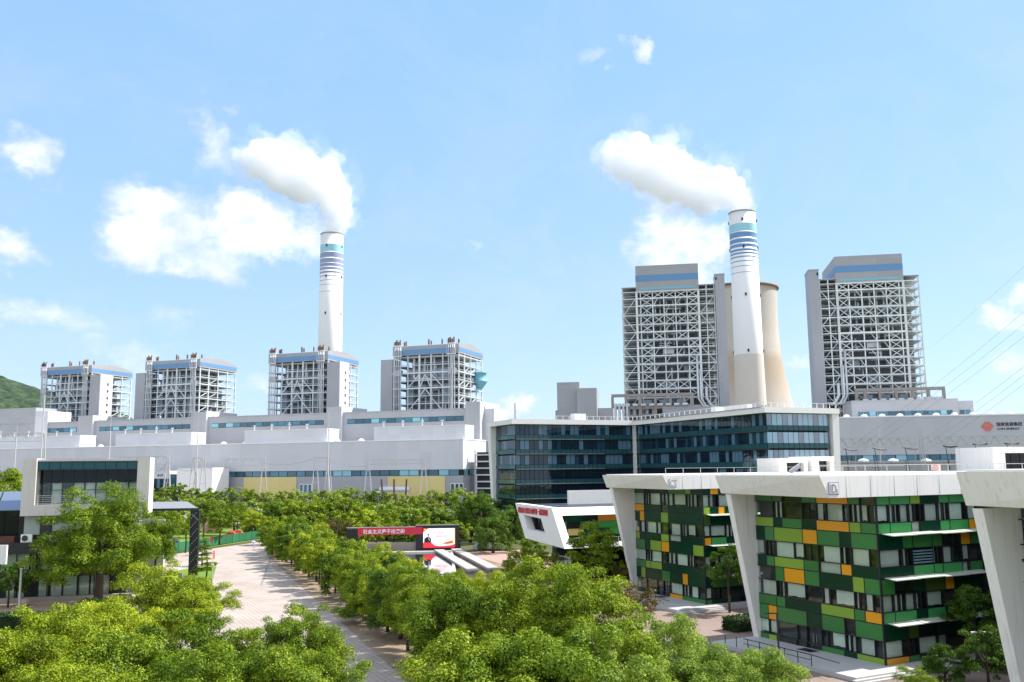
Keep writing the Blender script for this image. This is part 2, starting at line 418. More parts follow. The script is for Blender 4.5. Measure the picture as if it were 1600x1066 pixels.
ORD = ['first', 'second', 'third', 'fourth', 'fifth', 'sixth', 'seventh', 'eighth', 'ninth', 'tenth', 'eleventh', 'twelfth', 'thirteenth', 'fourteenth',
       'fifteenth', 'sixteenth', 'seventeenth', 'eighteenth', 'nineteenth', 'twentieth', 'twenty first', 'twenty second', 'twenty third', 'twenty fourth', 'twenty fifth', 'twenty sixth', 'twenty seventh', 'twenty eighth', 'twenty ninth', 'thirtieth', 'thirty first', 'thirty second', 'thirty third', 'thirty fourth']

# palette -----------------------------------------------------------
A_L, A_R, A_C = R(-19.3), R(-10.0), R(27.0)
M_hall = cladding('cladding_pale', (.60, .61, .63), ang=-A_L)
M_upper = cladding('cladding_grey', (.37, .38, .40), ang=-A_L)
M_hall_r = cladding('cladding_pale_right', (.50, .51, .53), ang=-A_R)
M_upper_r = cladding('cladding_grey_right', (.36, .37, .395), ang=-A_R)
M_cap = cladding('cladding_cap', (.35, .35, .36), ang=-A_L)
M_white_clad = cladding('cladding_white', (.72, .73, .75), ang=-A_L)
M_stripe = mat('stripe_blue', (.12, .27, .48), .5, var=.04)
M_stripe2 = mat('stripe_cyan', (.18, .48, .58), .4, var=.04)
M_yellow = cladding('cladding_yellow', (.72, .60, .24), ang=-A_L)
M_steel = mat('steel_pale', (.63, .67, .69), .5, var=.12, scale=.2, objvar=.12)
M_steel_g = mat('steel_greenish', (.68, .72, .71), .5, var=.10, scale=.2, objvar=.14)
M_pipe = mat('pipe_silver', (.60, .62, .63), .35, objvar=.12, metal=.3)
M_plat = mat('platform_grating', (.40, .43, .43), .8, var=.3, scale=.3, objvar=.25)
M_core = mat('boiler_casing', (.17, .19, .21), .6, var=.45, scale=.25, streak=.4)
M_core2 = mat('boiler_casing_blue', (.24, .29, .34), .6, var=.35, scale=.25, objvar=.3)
M_rust = mat('vent_rust', (.22, .13, .09), .8, objvar=.4)
M_stack = mat('stack_white', (.82, .81, .79), .6, var=.03, scale=.05, streak=.06)
M_stackg = mat('stack_concrete', (.66, .60, .54), .85, var=.06, scale=.08, streak=.10)
M_band_c = mat('band_cyan', (.32, .62, .72), .5)
M_band_s = mat('band_slate', (.28, .33, .50), .5)
M_band_b = mat('band_blue', (.13, .28, .52), .5)
M_dark = mat('dark_opening', (.02, .022, .025), .7)
M_conc = mat('concrete_pale', (.66, .62, .57), .85, var=.12, scale=.35, streak=.22)
M_conc_b = mat('concrete_brown', (.33, .29, .26), .85, var=.18, scale=.3, streak=.2)
M_white = mat('render_white', (.90, .88, .83), .75, var=.07, scale=.3, streak=.30)
M_white2 = mat('panel_white', (.86, .84, .81), .6, var=.03, scale=.2, streak=.12)
M_frame = mat('mullion_black', (.012, .014, .018), .45)
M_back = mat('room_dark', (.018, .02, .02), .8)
M_room = mat('room_brown', (.07, .05, .035), .8, objvar=.5)
M_cur = mat('curtain_cloth', (.80, .82, .74), .9, var=.1, scale=3.0, objvar=.18)
M_pan = {'g': mat('panel_green', (.04, .20, .045), .28, var=.10, scale=.3, objvar=.12, coat=.2), 'h': mat('panel_bright_green', (.06, .32, .09), .28, var=.08, objvar=.10, coat=.2),
         'd': mat('panel_dark_green', (.003, .040, .018), .25, var=.12, objvar=.15, coat=.06, spec=.3), 'l': mat('panel_lime', (.24, .40, .04), .3, var=.06, objvar=.10, coat=.2),
         'O': mat('panel_orange', (.75, .33, .008), .3, var=.08, objvar=.08, coat=.2), 'o': mat('panel_olive', (.06, .11, .02), .3, var=.1, objvar=.1, coat=.1)}
G_clear = glass('window_glass', (.85, .92, .92), refl=.05, opaque=False)
G_dark = glass('window_glass_dark', (.8, .88, .95), refl=.03, body=(.012, .014, .015))
G_tower = glass('tower_glass', (.75, .88, 1.0), refl=.05, objvar=.38, body=(.007, .018, .030))
G_tower_l = glass('tower_glass_lit', (.8, .9, 1.0), refl=.22, objvar=.45, body=(.02, .05, .08))  # brighter copy of the tower glass; the lit face's brightness is in its colour
G_teal = glass('tower_glass_teal', (.6, .85, .85), refl=.04, body=(.025, .085, .10))
G_strip = glass('hall_glass', (.6, .85, 1.0), refl=.10, objvar=.2, body=(.03, .08, .11))
M_metal = mat('metal_grey', (.35, .36, .37), .4, metal=.5)
M_darkmetal = mat('metal_dark', (.05, .055, .06), .4, metal=.3)
M_mast = mat('mast_galvanised', (.50, .50, .48), .5, objvar=.12)
M_black = mat('black_cladding', (.02, .022, .026), .35, var=.2)
M_red = mat('banner_red', (.70, .03, .07), .6)
M_white_t = mat('lettering_white', (.85, .85, .85), .6)
M_red_t = mat('lettering_red', (.62, .04, .05), .5)
M_black_t = mat('lettering_black', (.025, .03, .04), .5)
M_terr = mat('terrace_stone', (.47, .46, .45), .8, var=.1, scale=.8)
M_bark = mat('bark', (.075, .055, .04), .95, var=.3, scale=3)
M_hedge = leaf_mat('leaf_hedge', (.012, .035, .008), (.03, .075, .015), (.07, .14, .03))
M_lf_y = leaf_mat('leaf_yellow_green', (.055, .095, .005), (.235, .325, .014), (.47, .52, .04))
M_lf_g = leaf_mat('leaf_fresh_green', (.032, .075, .005), (.145, .24, .014), (.36, .43, .03))
M_lf_p = leaf_mat('leaf_pale_green', (.09, .16, .018), (.23, .34, .045), (.42, .51, .09))
M_lf_d = leaf_mat('leaf_deep_green', (.022, .065, .008), (.07, .145, .015), (.16, .26, .03))
M_lf_b = leaf_mat('leaf_rust', (.06, .05, .02), (.13, .10, .035), (.22, .16, .05))

# ------------------------------------------------------------------ ground
g_base = ground_mat('earth_green', [(.05, .075, .02), (.09, .105, .035), (.13, .115, .06)], .12)
sheet('ground', [(-9000, -300), (9000, -300), (9000, 14000), (-9000, 14000)], -0.02, g_base)
AV = R(20.7)
P_plaza = paving('plaza_pavers', (.47, .39, .335), (.43, .36, .31), (.31, .26, .225), 1.2, .6, -A_C + R(90), .22, .05)
P_strip = paving('tree_strip_pavers', (.42, .31, .20), (.33, .24, .16), (.22, .17, .12), .4, .2, -A_C, .40, .02)
P_brown = paving('forecourt_pavers', (.30, .22, .18), (.26, .19, .155), (.20, .15, .13), .6, .3, A_C, .15, .02)
P_tan = paving('courtyard_pavers', (.50, .37, .27), (.46, .33, .24), (.35, .26, .2), .6, .3, 0.0, .12, .03)
grass = ground_mat('lawn_grass', [(.09, .17, .018), (.15, .24, .03), (.20, .27, .05)], .9)
soil = ground_mat('litter_soil', [(.10, .07, .04), (.24, .18, .11), (.40, .31, .20)], .8)
grav = ground_mat('yard_gravel', [(.22, .21, .20), (.30, .29, .27)], .3)
sheet('substation_yard', [(-420, 330), (60, 330), (260, 300), (420, 560), (-520, 620)], 0.02, grav)
sheet('plaza', [(-66.4, 247), (-49.5, 192), (-20.5, 114), (-9.0, 83), (10, 30), (-34, 30), (-44, 120), (-66, 130), (-92, 170), (-90, 186), (-77, 214)], 0.03, P_plaza)
sheet('tree_strip', [(-66.5, 246.5), (-49.9, 191.9), (-20.9, 113.9), (-9.4, 82.9), (9.6, 29.9), (26, 34), (3, 92), (-9, 124), (-36, 200), (-50, 236)], 0.055, P_strip)
sheet('lawn_verge', [(-92, 184.5), (-84, 190), (-73.8, 240), (-68.5, 262), (-70.0, 250), (-77, 220), (-81, 199), (-91, 180)], 0.05, grass)
sheet('lawn_corner', [(-61, 190), (-58.2, 181), (-50.5, 155), (-43.4, 138.5), (-52, 133), (-63, 150), (-64, 175)], 0.06, grass)
sheet('lawn_far', [(-130, 205), (-84, 205), (-70, 262), (-60, 300), (-160, 300)], 0.05, grass)
sheet('road_behind_fence', [(-130, 200), (-90, 196), (-76, 262), (-66, 290), (-72, 290), (-84, 262), (-96, 208), (-130, 212)], 0.07, mat('road_beige', (.48, .38, .28), .9, var=.1, scale=.2))
sheet('plaza_border_line', [(-58.9, 226), (-58.5, 226), (-41.2, 152), (-41.6, 152)], 0.05, mat('drain_grey', (.25, .25, .24), .8))
sheet('garden_soil', [(-9, 150), (16, 130), (16, 200), (-12, 205)], 0.04, soil)
sheet('garden_path', [(-12, 207), (2, 214), (14, 170), (6, 160)], 0.07, mat('path_pink', (.42, .27, .22), .9, var=.15, scale=.5))
sheet('forecourt', [(4, 88), (14, 70), (40, 62), (60, 78), (44, 118), (24, 134), (8, 118)], 0.05, P_brown)
sheet('courtyard', [(-90, 118), (-56, 118), (-56, 136), (-92, 138)], 0.05, P_tan)


# ------------------------------------------------------------------ far hill
def hill():
    n, mm = 150, 44; vs_ = []
    for j in range(mm + 1):
        for i in range(n + 1):
            x = -2600 + i * (2100 / n); y = 1380 + j * 18
            prof = float(np.interp(x, [-2600, -1500, -1000, -900, -840, -780, -700, -600, -500], [230, 260, 205, 180, 160, 132, 85, 35, 0]))
            prof *= math.sin(math.pi * min(1, .03 + j / mm * .97)) ** .7
            h = prof * (1 + .10 * mnoise.noise(Vector((x * .006, y * .006, 1))))
            k = min(1, prof / 30)
            h += k * (7 * mnoise.noise(Vector((x * .03, y * .03, 2))) + 5 * mnoise.noise(Vector((x * .10, y * .10, 4))))
            vs_.append((x, y, h - 1))
    fs_ = [(j * (n + 1) + i, j * (n + 1) + i + 1, (j + 1) * (n + 1) + i + 1, (j + 1) * (n + 1) + i) for j in range(mm) for i in range(n)]
    hm = ground_mat('wooded_hill', [(.015, .032, .022), (.035, .062, .032), (.075, .105, .05)], .075, 10)
    link('hill', mesh_data('hill', vs_, fs_, hm), kind='structure')
hill()

# ------------------------------------------------------------------ left power block
LPx, LPy = -24.7, 450.0
def lframe(name, label, cat, u=0, v=0, group=None):
    c, s = math.cos(A_L), math.sin(A_L)
    return thing(name, label, cat, (LPx + u * c - v * s, LPy + u * s + v * c, 0), A_L, group)

hall = lframe('turbine_hall', 'long pale grey low turbine hall with yellow wall panels behind the tree belt', 'power plant hall')
box(hall, 'wall', -460, 0, 0, 48, 0, 15.6, M_upper)
box(hall, 'wall', -460.0, 0.02, -0.25, 48.2, 18.6, 33.2, M_hall, label='pale upper wall')
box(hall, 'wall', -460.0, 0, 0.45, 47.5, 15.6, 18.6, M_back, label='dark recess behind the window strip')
box(hall, 'parapet', -460, 0.25, -0.5, 48.4, 33.2, 33.7, M_white2)
for i in range(84):
    x0 = -460 + i * 5.45
    box(hall, 'window_pane', x0 + .2, x0 + 5.25, 0.12, 0.3, 15.8, 18.4, G_strip)
for i in range(9):
    y0 = 1.5 + i * 5
    box(hall, 'side_window_pane', 0.05, 0.12, y0, y0 + 4.2, 15.8, 18.4, G_strip)
for x0, x1 in ((-127.2, -94.6), (-41.2, -9.5), (-205, -172), (-290, -258)):
    box(hall, 'yellow_panel', x0, x1, -0.3, -0.02, 1.0, 15.4, M_yellow)
for x0 in (-92.5, -90, -87.4, -6.6, -4.2, -1.9):
    box(hall, 'door_window_frame', x0, x0 + 2.1, -0.25, -0.02, 6.5, 11.8, M_white2)
    box(hall, 'door_window_pane', x0 + .25, x0 + 1.85, -0.3, -0.255, 6.8, 11.5, G_strip)
box(hall, 'base_band', -94, -42, -0.3, -0.03, 0, 3.0, M_white2)
for i, u in enumerate([-448, -430] + [-300 + 14.2 * k for k in range(21)]):   # roof ventilators
    b = MB(); b.lathe([(1.6, 33.7), (1.6, 34.1), (1.2, 34.6), (.4, 34.9), (0.01, 34.95)], 12, u, 3.5)
    b.build('roof_ventilator', M_white2, hall, True)
for x0, x1 in ((-400, -243), (-217, -164.1), (-129.2, -77.9), (-50.5, 0.2)):
    lb = {-400: 'leftmost long white box on the turbine hall roof', -217: 'long white roof box on the turbine hall, second from left',
          -129.2: 'long white box on the turbine hall roof below the third boiler from left', -50.5: 'rightmost long white box on the turbine hall roof'}[x0]
    t = lframe('roof_enclosure', lb, 'roof enclosure', x0, 2.0, 'white boxes along the turbine hall roof')
    w = x1 - x0
    box(t, 'wall', 0, w, 0, 12, 33.7, 40.2, M_white_clad)
    box(t, 'coping', -.2, w + .2, -.2, 12.2, 40.2, 40.6, M_white2)
    for k in range(int(w / 11)):
        rod(t, 'vent_pipe', (4 + k * 11, 3, 40.6), (4 + k * 11, 3, 43.4 + (k % 3) * .6), .35, M_pipe)
        bar(t, 'vent_cowl', (3.2 + k * 11, 3, 43.2), (4.8 + k * 11, 3, 43.2), .5, M_pipe)

up = lframe('bunker_bay', 'tall grey bunker bay rising behind the low turbine hall', 'power plant building', 0, 30)
box(up, 'wall', -460, -10.3, 0, 28, 30, 50.2, M_upper)
box(up, 'coping', -460.2, -10.3, -.25, 28.2, 50.2, 50.8, M_cap)
box(up, 'wall', -420, -308, -.2, 20, 50.8, 60.5, M_upper)
box(up, 'wall', -307.5, -297, -.8, 18, 30, 58, M_hall)
for x0, x1 in ((-271.8, -260.4), (-184.7, -175.7), (-94.3, -85.2), (-10.3, -2.3)):
    box(up, 'stair_shaft', x0, x1, -1.5, 27.5, 30, 53.9, M_upper)
    box(up, 'stair_shaft_edge', x1, x1 + .5, -1.6, 27.6, 30, 54.1, M_hall)
    for k in range(5): box(up, 'shaft_window', x1 + .5, x1 + .6, 4, 5.2, 33 + k * 4.2, 34.5 + k * 4.2, M_dark)
box(up, 'stair_shaft', -1.8, 3.8, 4, 24, 0, 50.5, M_hall)
for x0, x1 in ((-300, -274), (-256, -188), (-172.5, -97), (-82, -12)):
    n = int((x1 - x0) / 5)
    box(up, 'window_recess', x0, x1, -.12, -.05, 44.2, 46.8, M_dark)
    for k in range(n):
        w = (x1 - x0) / n
        box(up, 'window_pane', x0 + k * w + .15, x0 + (k + 1) * w - .15, -.3, -.16, 44.4, 46.6, G_strip)
sw = lframe('stair_tower', 'narrow open stair tower with dark landings beside the glass office block', 'stair tower', 3.5, 8)
box(sw, 'core', 0.3, 8.2, 1, 10, 0, 27, M_dark)
for k in range(8): box(sw, 'landing', -.4, 9.0, -.6, 10.5, 2.2 + k * 3.3, 2.9 + k * 3.3, M_hall)
for x_ in (-.2, 8.8): box(sw, 'column', x_ - .3, x_ + .3, -.3, .3, 0, 28, M_hall)

# ------------------------------------------------------------------ boiler houses (left four)
def boiler(u0_, W, slab, label):
    t = lframe('boiler_house', label, 'boiler house', u0_, 60, 'open steel boiler houses of the left power block')
    D, Z0, Z1 = 38.0, 44.0, 85.0
    # cap with gabled side
    b = MB(); b.prism([(0, Z1), (0, 90.4), (9, 91.6), (21, 92.4), (D, 89.4), (D, Z1)], 0, W, lambda a, z, h: (h, a, z)); b.build('roof_cap', M_cap, t)
    box(t, 'stripe', 5.5, W - 4.5, -.12, 0, 85.4, 88.2, M_stripe)
    box(t, 'stripe', W, W + .1, 0.2, 37.8, 86.0, 88.4, M_stripe)
    box(t, 'ceiling_slab', 0.3, W - .3, 1.2, D - 1.2, 83.6, 84.4, M_plat)
    # dark furnace core and plant inside
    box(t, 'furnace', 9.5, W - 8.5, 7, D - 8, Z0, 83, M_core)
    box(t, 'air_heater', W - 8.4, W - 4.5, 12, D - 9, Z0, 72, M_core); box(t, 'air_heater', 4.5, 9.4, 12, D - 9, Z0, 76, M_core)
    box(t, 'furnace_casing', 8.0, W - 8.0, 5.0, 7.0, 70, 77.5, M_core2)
    for k, xx in enumerate((8.5, 16, 24, 31)):
        box(t, 'duct', xx, xx + 3.6, 2.8 + (k % 2), 5.8, 56 + (k % 3) * 4, 68, M_core2)
    for x_ in (7, W - 7.6):
        box(t, 'coal_pipe_casing', x_, x_ + 1.8, 3.6, 5.0, Z0, 74, M_core)
    xs = [0.5, 4.6, 9.6, 17.0, 24.5, 31.8, W - 4.8, W - .5]
    for x_ in xs:
        thick = .95 if x_ in (17.0, 24.5) else .6
        bar(t, 'column', (x_, 1, Z0), (x_, 1, Z1), thick, M_steel)
    for yy in (9.5, 19, 28.5, D - .6):
        bar(t, 'column', (W - .5, yy, Z0), (W - .5, yy, Z1 - (0 if yy < 30 else 1)), .65, M_steel)
        bar(t, 'column', (.5, yy, Z0), (.5, yy, Z1), .65, M_steel)
        if yy > 20:
            for x_ in (14, 28): bar(t, 'column', (x_, yy, Z0), (x_, yy, Z1 - 1), .6, M_steel)
    levels = [47.5, 52, 56.5, 61, 65.5, 70, 74.5, 79.0]
    for z_ in levels:
        main = z_ in (52, 65.5, 74.5)
        bar(t, 'beam', (0, .7, z_), (W, .7, z_), .8 if main else .42, M_steel)
        bar(t, 'beam', (W - .3, .2, z_ - .1), (W - .3, D, z_ - .1), .55 if main else .38, M_steel)
        bar(t, 'beam', (.3, .2, z_ - .1), (.3, D, z_ - .1), .45, M_steel)
        box(t, 'platform', 1, 8.3, 1.6, D - 2, z_ - .55, z_ - .38, M_plat)
        box(t, 'platform', W - 8.0, W - 1.1, 1.6, D - 2, z_ - .55, z_ - .38, M_plat)
        box(t, 'platform', 8.4, W - 8.1, D - 7.5, D - 1, z_ - .55, z_ - .38, M_plat)
        # handrails seen as pale lines
        bar(t, 'handrail', (W - .1, 1, z_ + 1.1), (W - .1, D - 1, z_ + 1.1), .14, M_steel)
        bar(t, 'handrail', (1, .2, z_ + 1.1), (W - 1, .2, z_ + 1.1), .12, M_steel)
    # big K braces on the front
    for a, b_ in (((9.6, 52.2), (17, 60)), ((31.8, 52.2), (24.5, 60)), ((17, 65), (20.7, 73.5)), ((24.5, 65), (20.7, 73.5)), ((9.6, 65.8), (17, 73.5)), ((31.8, 65.8), (24.5, 73.5)),
                  ((17, 60.5), (20.7, 65.2)), ((24.5, 60.5), (20.7, 65.2)), ((9.6, 45), (17, 51.5)), ((31.8, 45), (24.5, 51.5))):
        bar(t, 'brace', (a[0], .9, a[1]), (b_[0], .9, b_[1]), .5, M_steel)
    for k, yy in enumerate((.6, 9.5, 19, 28.5)):
        for j in (0, 2, 4, 6):
            if (k + j) % 3 == 0: continue
            y2 = min(yy + 9.2, D - .8)
            za, zb = levels[j], levels[min(j + 1, 7)]
            bar(t, 'brace', (W - .6, yy, za), (W - .6, y2, zb), .36, M_steel)
    for k in range(5): box(t, 'side_machinery', W - 4.3, W - 1.6, 9 + k * 4.6, 12.4 + k * 4.6, 46 + (k * 7) % 18, 50 + (k * 7) % 18, M_core2 if k % 2 else M_pipe)
    # side plant: vessels, ducts and pipes behind the right flank
    rnd = random.Random(int(u0_))
    for k in range(16):
        yy = rnd.uniform(8, 32); zz = rnd.uniform(46, 76)
        if k % 2: rod(t, 'pipe', (W - 3 - rnd.random() * 3, yy, zz), (W - 3 - rnd.random() * 3, yy + rnd.uniform(2, 4), zz), rnd.uniform(.5, 1.1), M_pipe)
        else: rod(t, 'pipe', (W - 3.5, yy, zz), (W - 3.5, yy, zz + rnd.uniform(4, 12)), rnd.uniform(.4, .9), M_pipe)
    for k in range(6):
        rod(t, 'pipe', (11 + k * 4.2, 4.4, Z0), (11 + k * 4.2, 4.4, 68 - (k % 3) * 3), .45, M_pipe)
    # the looped steam main
    p = MB(); p.tube([(13, 2.2, 84), (13, 2.0, 72.6), (13.7, 1.8, 71.4), (15, 1.6, 71.0), (22, 1.6, 71.0), (23.6, 1.6, 70.4), (24.3, 1.6, 69), (24.4, 1.6, 44)], .72, 8)
    p.build('steam_main', M_pipe, t, True)
    p = MB(); p.tube([(20, 2.4, 84), (20, 2.0, 73.2), (26, 2.0, 73.2), (26, 2.0, 84)], .55, 8); p.build('steam_main', M_pipe, t, True)
    for k in range(5): rod(t, 'pipe', (16 + k * 2.7, 2.6, 71.5), (16 + k * 2.7, 2.6, 79), .32, M_pipe)
    for x_ in (1.0, W - 11):  # loose pipes on the roof of the bunker bay
        rod(t, 'drain_pipe', (x_, -1.5, 45.6), (x_ + 10, -1.5, 45.6), .6, M_pipe)
    # stacked safety-valve pipes in two bundles with vent heads above the roof
    for bx_ in (2.0, W - 6.0):
        box(t, 'silencer_frame', bx_ - .8, bx_ + 4.6, -1.7, -1.2, 84.2, 84.7, M_steel)
        box(t, 'silencer_frame', bx_ - .8, bx_ + 4.6, -1.7, -1.2, 90.2, 90.5, M_steel)
        for q in (bx_ - .8, bx_ + 4.4): bar(t, 'silencer_post', (q, -1.5, 84), (q, -1.5, 93), .22, M_steel)
        box(t, 'silencer_box', bx_ - .3, bx_ + 4.2, -1.0, 1.2, 73.0, 76.4, M_upper)
        for k in range(4):
            xx = bx_ + k * 1.15
            p = MB(); p.tube([(xx, -1.0, 91.5), (xx, -1.0, 80), (xx + .35, -1.0, 77), (xx + .35, -1.0, 60 - k * 2), (xx, -.4, 55 - k * 2), (xx, -.4, 44.5)], .27, 6)
            p.build('vent_pipe', M_pipe, t, True)
            rod(t, 'vent_silencer', (xx, -1, 91.2), (xx, -1, 93.2 + (k % 2)), .52, M_rust)
    for k in range(7):
        xx = (6.2, 7.4, 22, 23.5, 30.5, W - 7.6, W - 1.2)[k]
        rod(t, 'vent_silencer', (xx, 3, 91.2), (xx, 3, 93.4 + (k % 3) * .5), .5, M_rust)
        rod(t, 'vent_stem', (xx, 3, 89.5), (xx, 3, 91.2), .2, M_pipe)
    bar(t, 'lightning_rod', (W - 9, 22, 91), (W - 9, 22, 95), .18, M_steel)
    # tall clad shaft at one side
    if slab == 'R':
        box(t, 'duct_tower', W + .2, W + 8.6, -1.0, 10, Z0, 83.6, M_upper); box(t, 'duct_tower_edge', W + 8.6, W + 9.1, -1.1, 10.1, Z0, 83.8, M_hall)
        for k in range(7): box(t, 'tower_window', W + 9.1, W + 9.2, 5, 6.2, 49 + k * 4.6, 50.6 + k * 4.6, M_dark)
    else:
        box(t, 'duct_tower', -8.0, -.3, 0.5, 12, Z0, 83.2, M_upper)
    return t
boiler(-338.0, 44.0, 'R', 'leftmost boiler house, nearest the wooded hill, grey shaft on its right')
boiler(-249.3, 43.0, 'L', 'second boiler house from left, grey shaft against its left side')
boiler(-155.3, 42.2, 'R', 'boiler house directly in front of the left white chimney')
tb4 = boiler(-69.5, 42.2, 'L', 'rightmost of the four low boiler houses, small round lookout on its right')
b = MB(); b.lathe([(1.0, 66), (4.5, 70.5), (4.7, 71.2), (4.3, 71.4), (3.8, 75.5), (4.6, 76), (4.4, 76.4), (0.02, 77)], 20, 43.5, 30)
b.build('lookout_cabin', M_stripe2, tb4, True)

# ------------------------------------------------------------------ chimneys
def chimney(x, y, prof, bands, ports, label, zc=None, tips=True):
    t = thing('chimney', label, 'chimney', (x, y, 0))
    def rad(z):
        for (ra, za), (rb, zb) in zip(prof, prof[1:]):
            if za <= z <= zb: return ra + (rb - ra) * (z - za) / (zb - za)
        return prof[-1][0]
    top = prof[-1][1]
    zcut = zc or 0
    pr = [p for p in prof if p[1] > zcut]
    b = MB(); b.lathe([(rad(max(zcut, .01)), zcut)] + pr + [(rad(top) - 1.1, top), (rad(top) - 1.1, top - 8)], 64); b.build('shaft', M_stack, t, True)
    if zc:
        b = MB(); b.lathe([(rad(0.01), 0)] + [p for p in prof if 0 < p[1] < zc] + [(rad(zc), zc)], 64); b.build('concrete_base', M_stackg, t, True)
    for z0, z1, m_ in bands:
        b = MB(); b.lathe([(rad(z0) + .07, z0), (rad(z1) + .07, z1)], 64); b.build('painted_band', m_, t, True)
    for z in ports:
        for an in (-105, -20, 65, 160):
            a = R(an); r = rad(z)
            box(t, 'warning_light', r * math.cos(a) - .6, r * math.cos(a) + .6, r * math.sin(a) - .6, r * math.sin(a) + .6, z, z + 2.2, M_dark)
    b = MB(); b.lathe([(rad(top) + .25, top - .6), (rad(top) + .45, top), (rad(top) + .25, top + .4), (rad(top) - 1.0, top + .4)], 64); b.build('rim', mat('rim_sooty', (.36, .35, .33), .8, var=.2), t, True)
    return t
def zL(y): return 241.3 - (y - 128.0) * 0.1264   # height against the photograph's close-up rows
chimney(-170.5, 840, [(11.9, 0), (11.1, 128), (10.75, 241.3)],
        [(zL(273), zL(217), M_band_c)] + [(zL(b_), zL(a_), M_band_s) for a_, b_ in ((279, 318), (326, 358), (363, 386), (394, 411), (424, 437), (455, 461), (489, 493), (523, 526.5), (575, 577.5))],
        [227.5, 198, 163], 'white chimney with slate blue rings, smoking, left of centre')
def zR(y): return 218.6 - (y - 722) * 0.187
chimney(184.3, 700, [(14.2, 0), (11.7, 67), (11.1, 104), (10.35, 218.6)],
        [(zR(812), zR(778), M_band_c)] + [(zR(b_), zR(a_), M_band_b) for a_, b_ in ((816, 838), (845, 862), (868, 881), (889, 898), (904, 911), (920, 925), (939.5, 943), (961, 963.5), (988, 990))],
        [210, 188, 150, 106], 'white chimney with blue rings and bare concrete foot, smoking, beside the cooling tower', zc=104.5)

t = thing('cooling_tower', 'wide beige concrete cooling tower half hidden behind the right chimney', 'cooling tower', (217.6, 850, 0))
b = MB(); prof = []
for k in range(41):
    z = 12 + (184.5 - 12) * k / 40
    r = 34.0 * math.sqrt(1 + ((z - 150) / 92.0) ** 2) if z < 150 else 34.0 * math.sqrt(1 + ((z - 150) / 160.0) ** 2)
    prof.append((r, z))
b.lathe(prof + [(prof[-1][0] + .9, 184.6), (prof[-1][0] + .9, 186.2), (prof[-1][0] - .6, 186.2), (prof[-1][0] - .8, 170)], 96)
M_ct = mat('tower_concrete', (.52, .47, .42), .9, var=.10, scale=.03, streak=.12)
nt = M_ct.node_tree; geo = nt.nodes.new('ShaderNodeNewGeometry'); sp = nt.nodes.new('ShaderNodeSeparateXYZ'); nt.links.new(geo.outputs[0], sp.inputs[0])
wv = nt.nodes.new('ShaderNodeTexWave'); wv.bands_direction = 'Z'; wv.inputs['Scale'].default_value = .22; nt.links.new(geo.outputs[0], wv.inputs[0])
bp = nt.nodes.new('ShaderNodeBump'); bp.inputs['Strength'].default_value = .12; bp.inputs['Distance'].default_value = .3
nt.links.new(wv.outputs[1], bp.inputs['Height']); nt.links.new(bp.outputs[0], nt.nodes['Principled BSDF'].inputs['Normal'])
mr = nt.nodes.new('ShaderNodeMapRange'); mr.interpolation_type = 'SMOOTHSTEP'; mr.inputs['From Min'].default_value = 132; mr.inputs['From Max'].default_value = 112
ns = nt.nodes.new('ShaderNodeTexNoise'); ns.inputs['Scale'].default_value = .05; ns.inputs['Detail'].default_value = 6; nt.links.new(geo.outputs[0], ns.inputs[0])
ma = nt.nodes.new('ShaderNodeMath'); ma.operation = 'MULTIPLY_ADD'; ma.inputs[1].default_value = 40; nt.links.new(ns.outputs[0], ma.inputs[0])
ms = nt.nodes.new('ShaderNodeMath'); ms.operation = 'SUBTRACT'; ms.inputs[1].default_value = 20; nt.links.new(sp.outputs[2], ms.inputs[0]); nt.links.new(ms.outputs[0], ma.inputs[2])
nt.links.new(ma.outputs[0], mr.inputs[0])
r2 = nt.nodes.new('ShaderNodeMapRange'); r2.interpolation_type = 'SMOOTHSTEP'; r2.inputs['From Min'].default_value = 60; r2.inputs['From Max'].default_value = 110; nt.links.new(sp.outputs[2], r2.inputs[0])
mm_ = nt.nodes.new('ShaderNodeMath'); mm_.operation = 'MULTIPLY'; nt.links.new(mr.outputs[0], mm_.inputs[0]); nt.links.new(r2.outputs[0], mm_.inputs[1])
mxs = nt.nodes.new('ShaderNodeMix'); mxs.data_type = 'RGBA'; mxs.blend_type = 'MULTIPLY'; mxs.inputs['B'].default_value = (.84, .74, .62, 1)
pb = nt.nodes['Principled BSDF']; src = pb.inputs['Base Color'].links[0].from_socket
nt.links.new(mm_.outputs[0], mxs.inputs['Factor']); nt.links.new(src, mxs.inputs['A']); nt.links.new(mxs.outputs['Result'], pb.inputs['Base Color'])
b.build('shell', M_ct, t, True)
b = MB(); b.lathe([(prof[-1][0] + 1.0, 184.3), (prof[-1][0] + 1.7, 184.8), (prof[-1][0] + 1.7, 186.4), (prof[-1][0] + .9, 186.6)], 96); b.build('rim', mat('rim_red_brown', (.22, .12, .10), .8), t, True)
for k in range(36):
    a = 2 * math.pi * k / 36; r = prof[0][0]
    bar(t, 'leg', ((r + 3) * math.cos(a), (r + 3) * math.sin(a), 0), (r * math.cos(a + .08), r * math.sin(a + .08), 12.2), 1.0, M_conc)

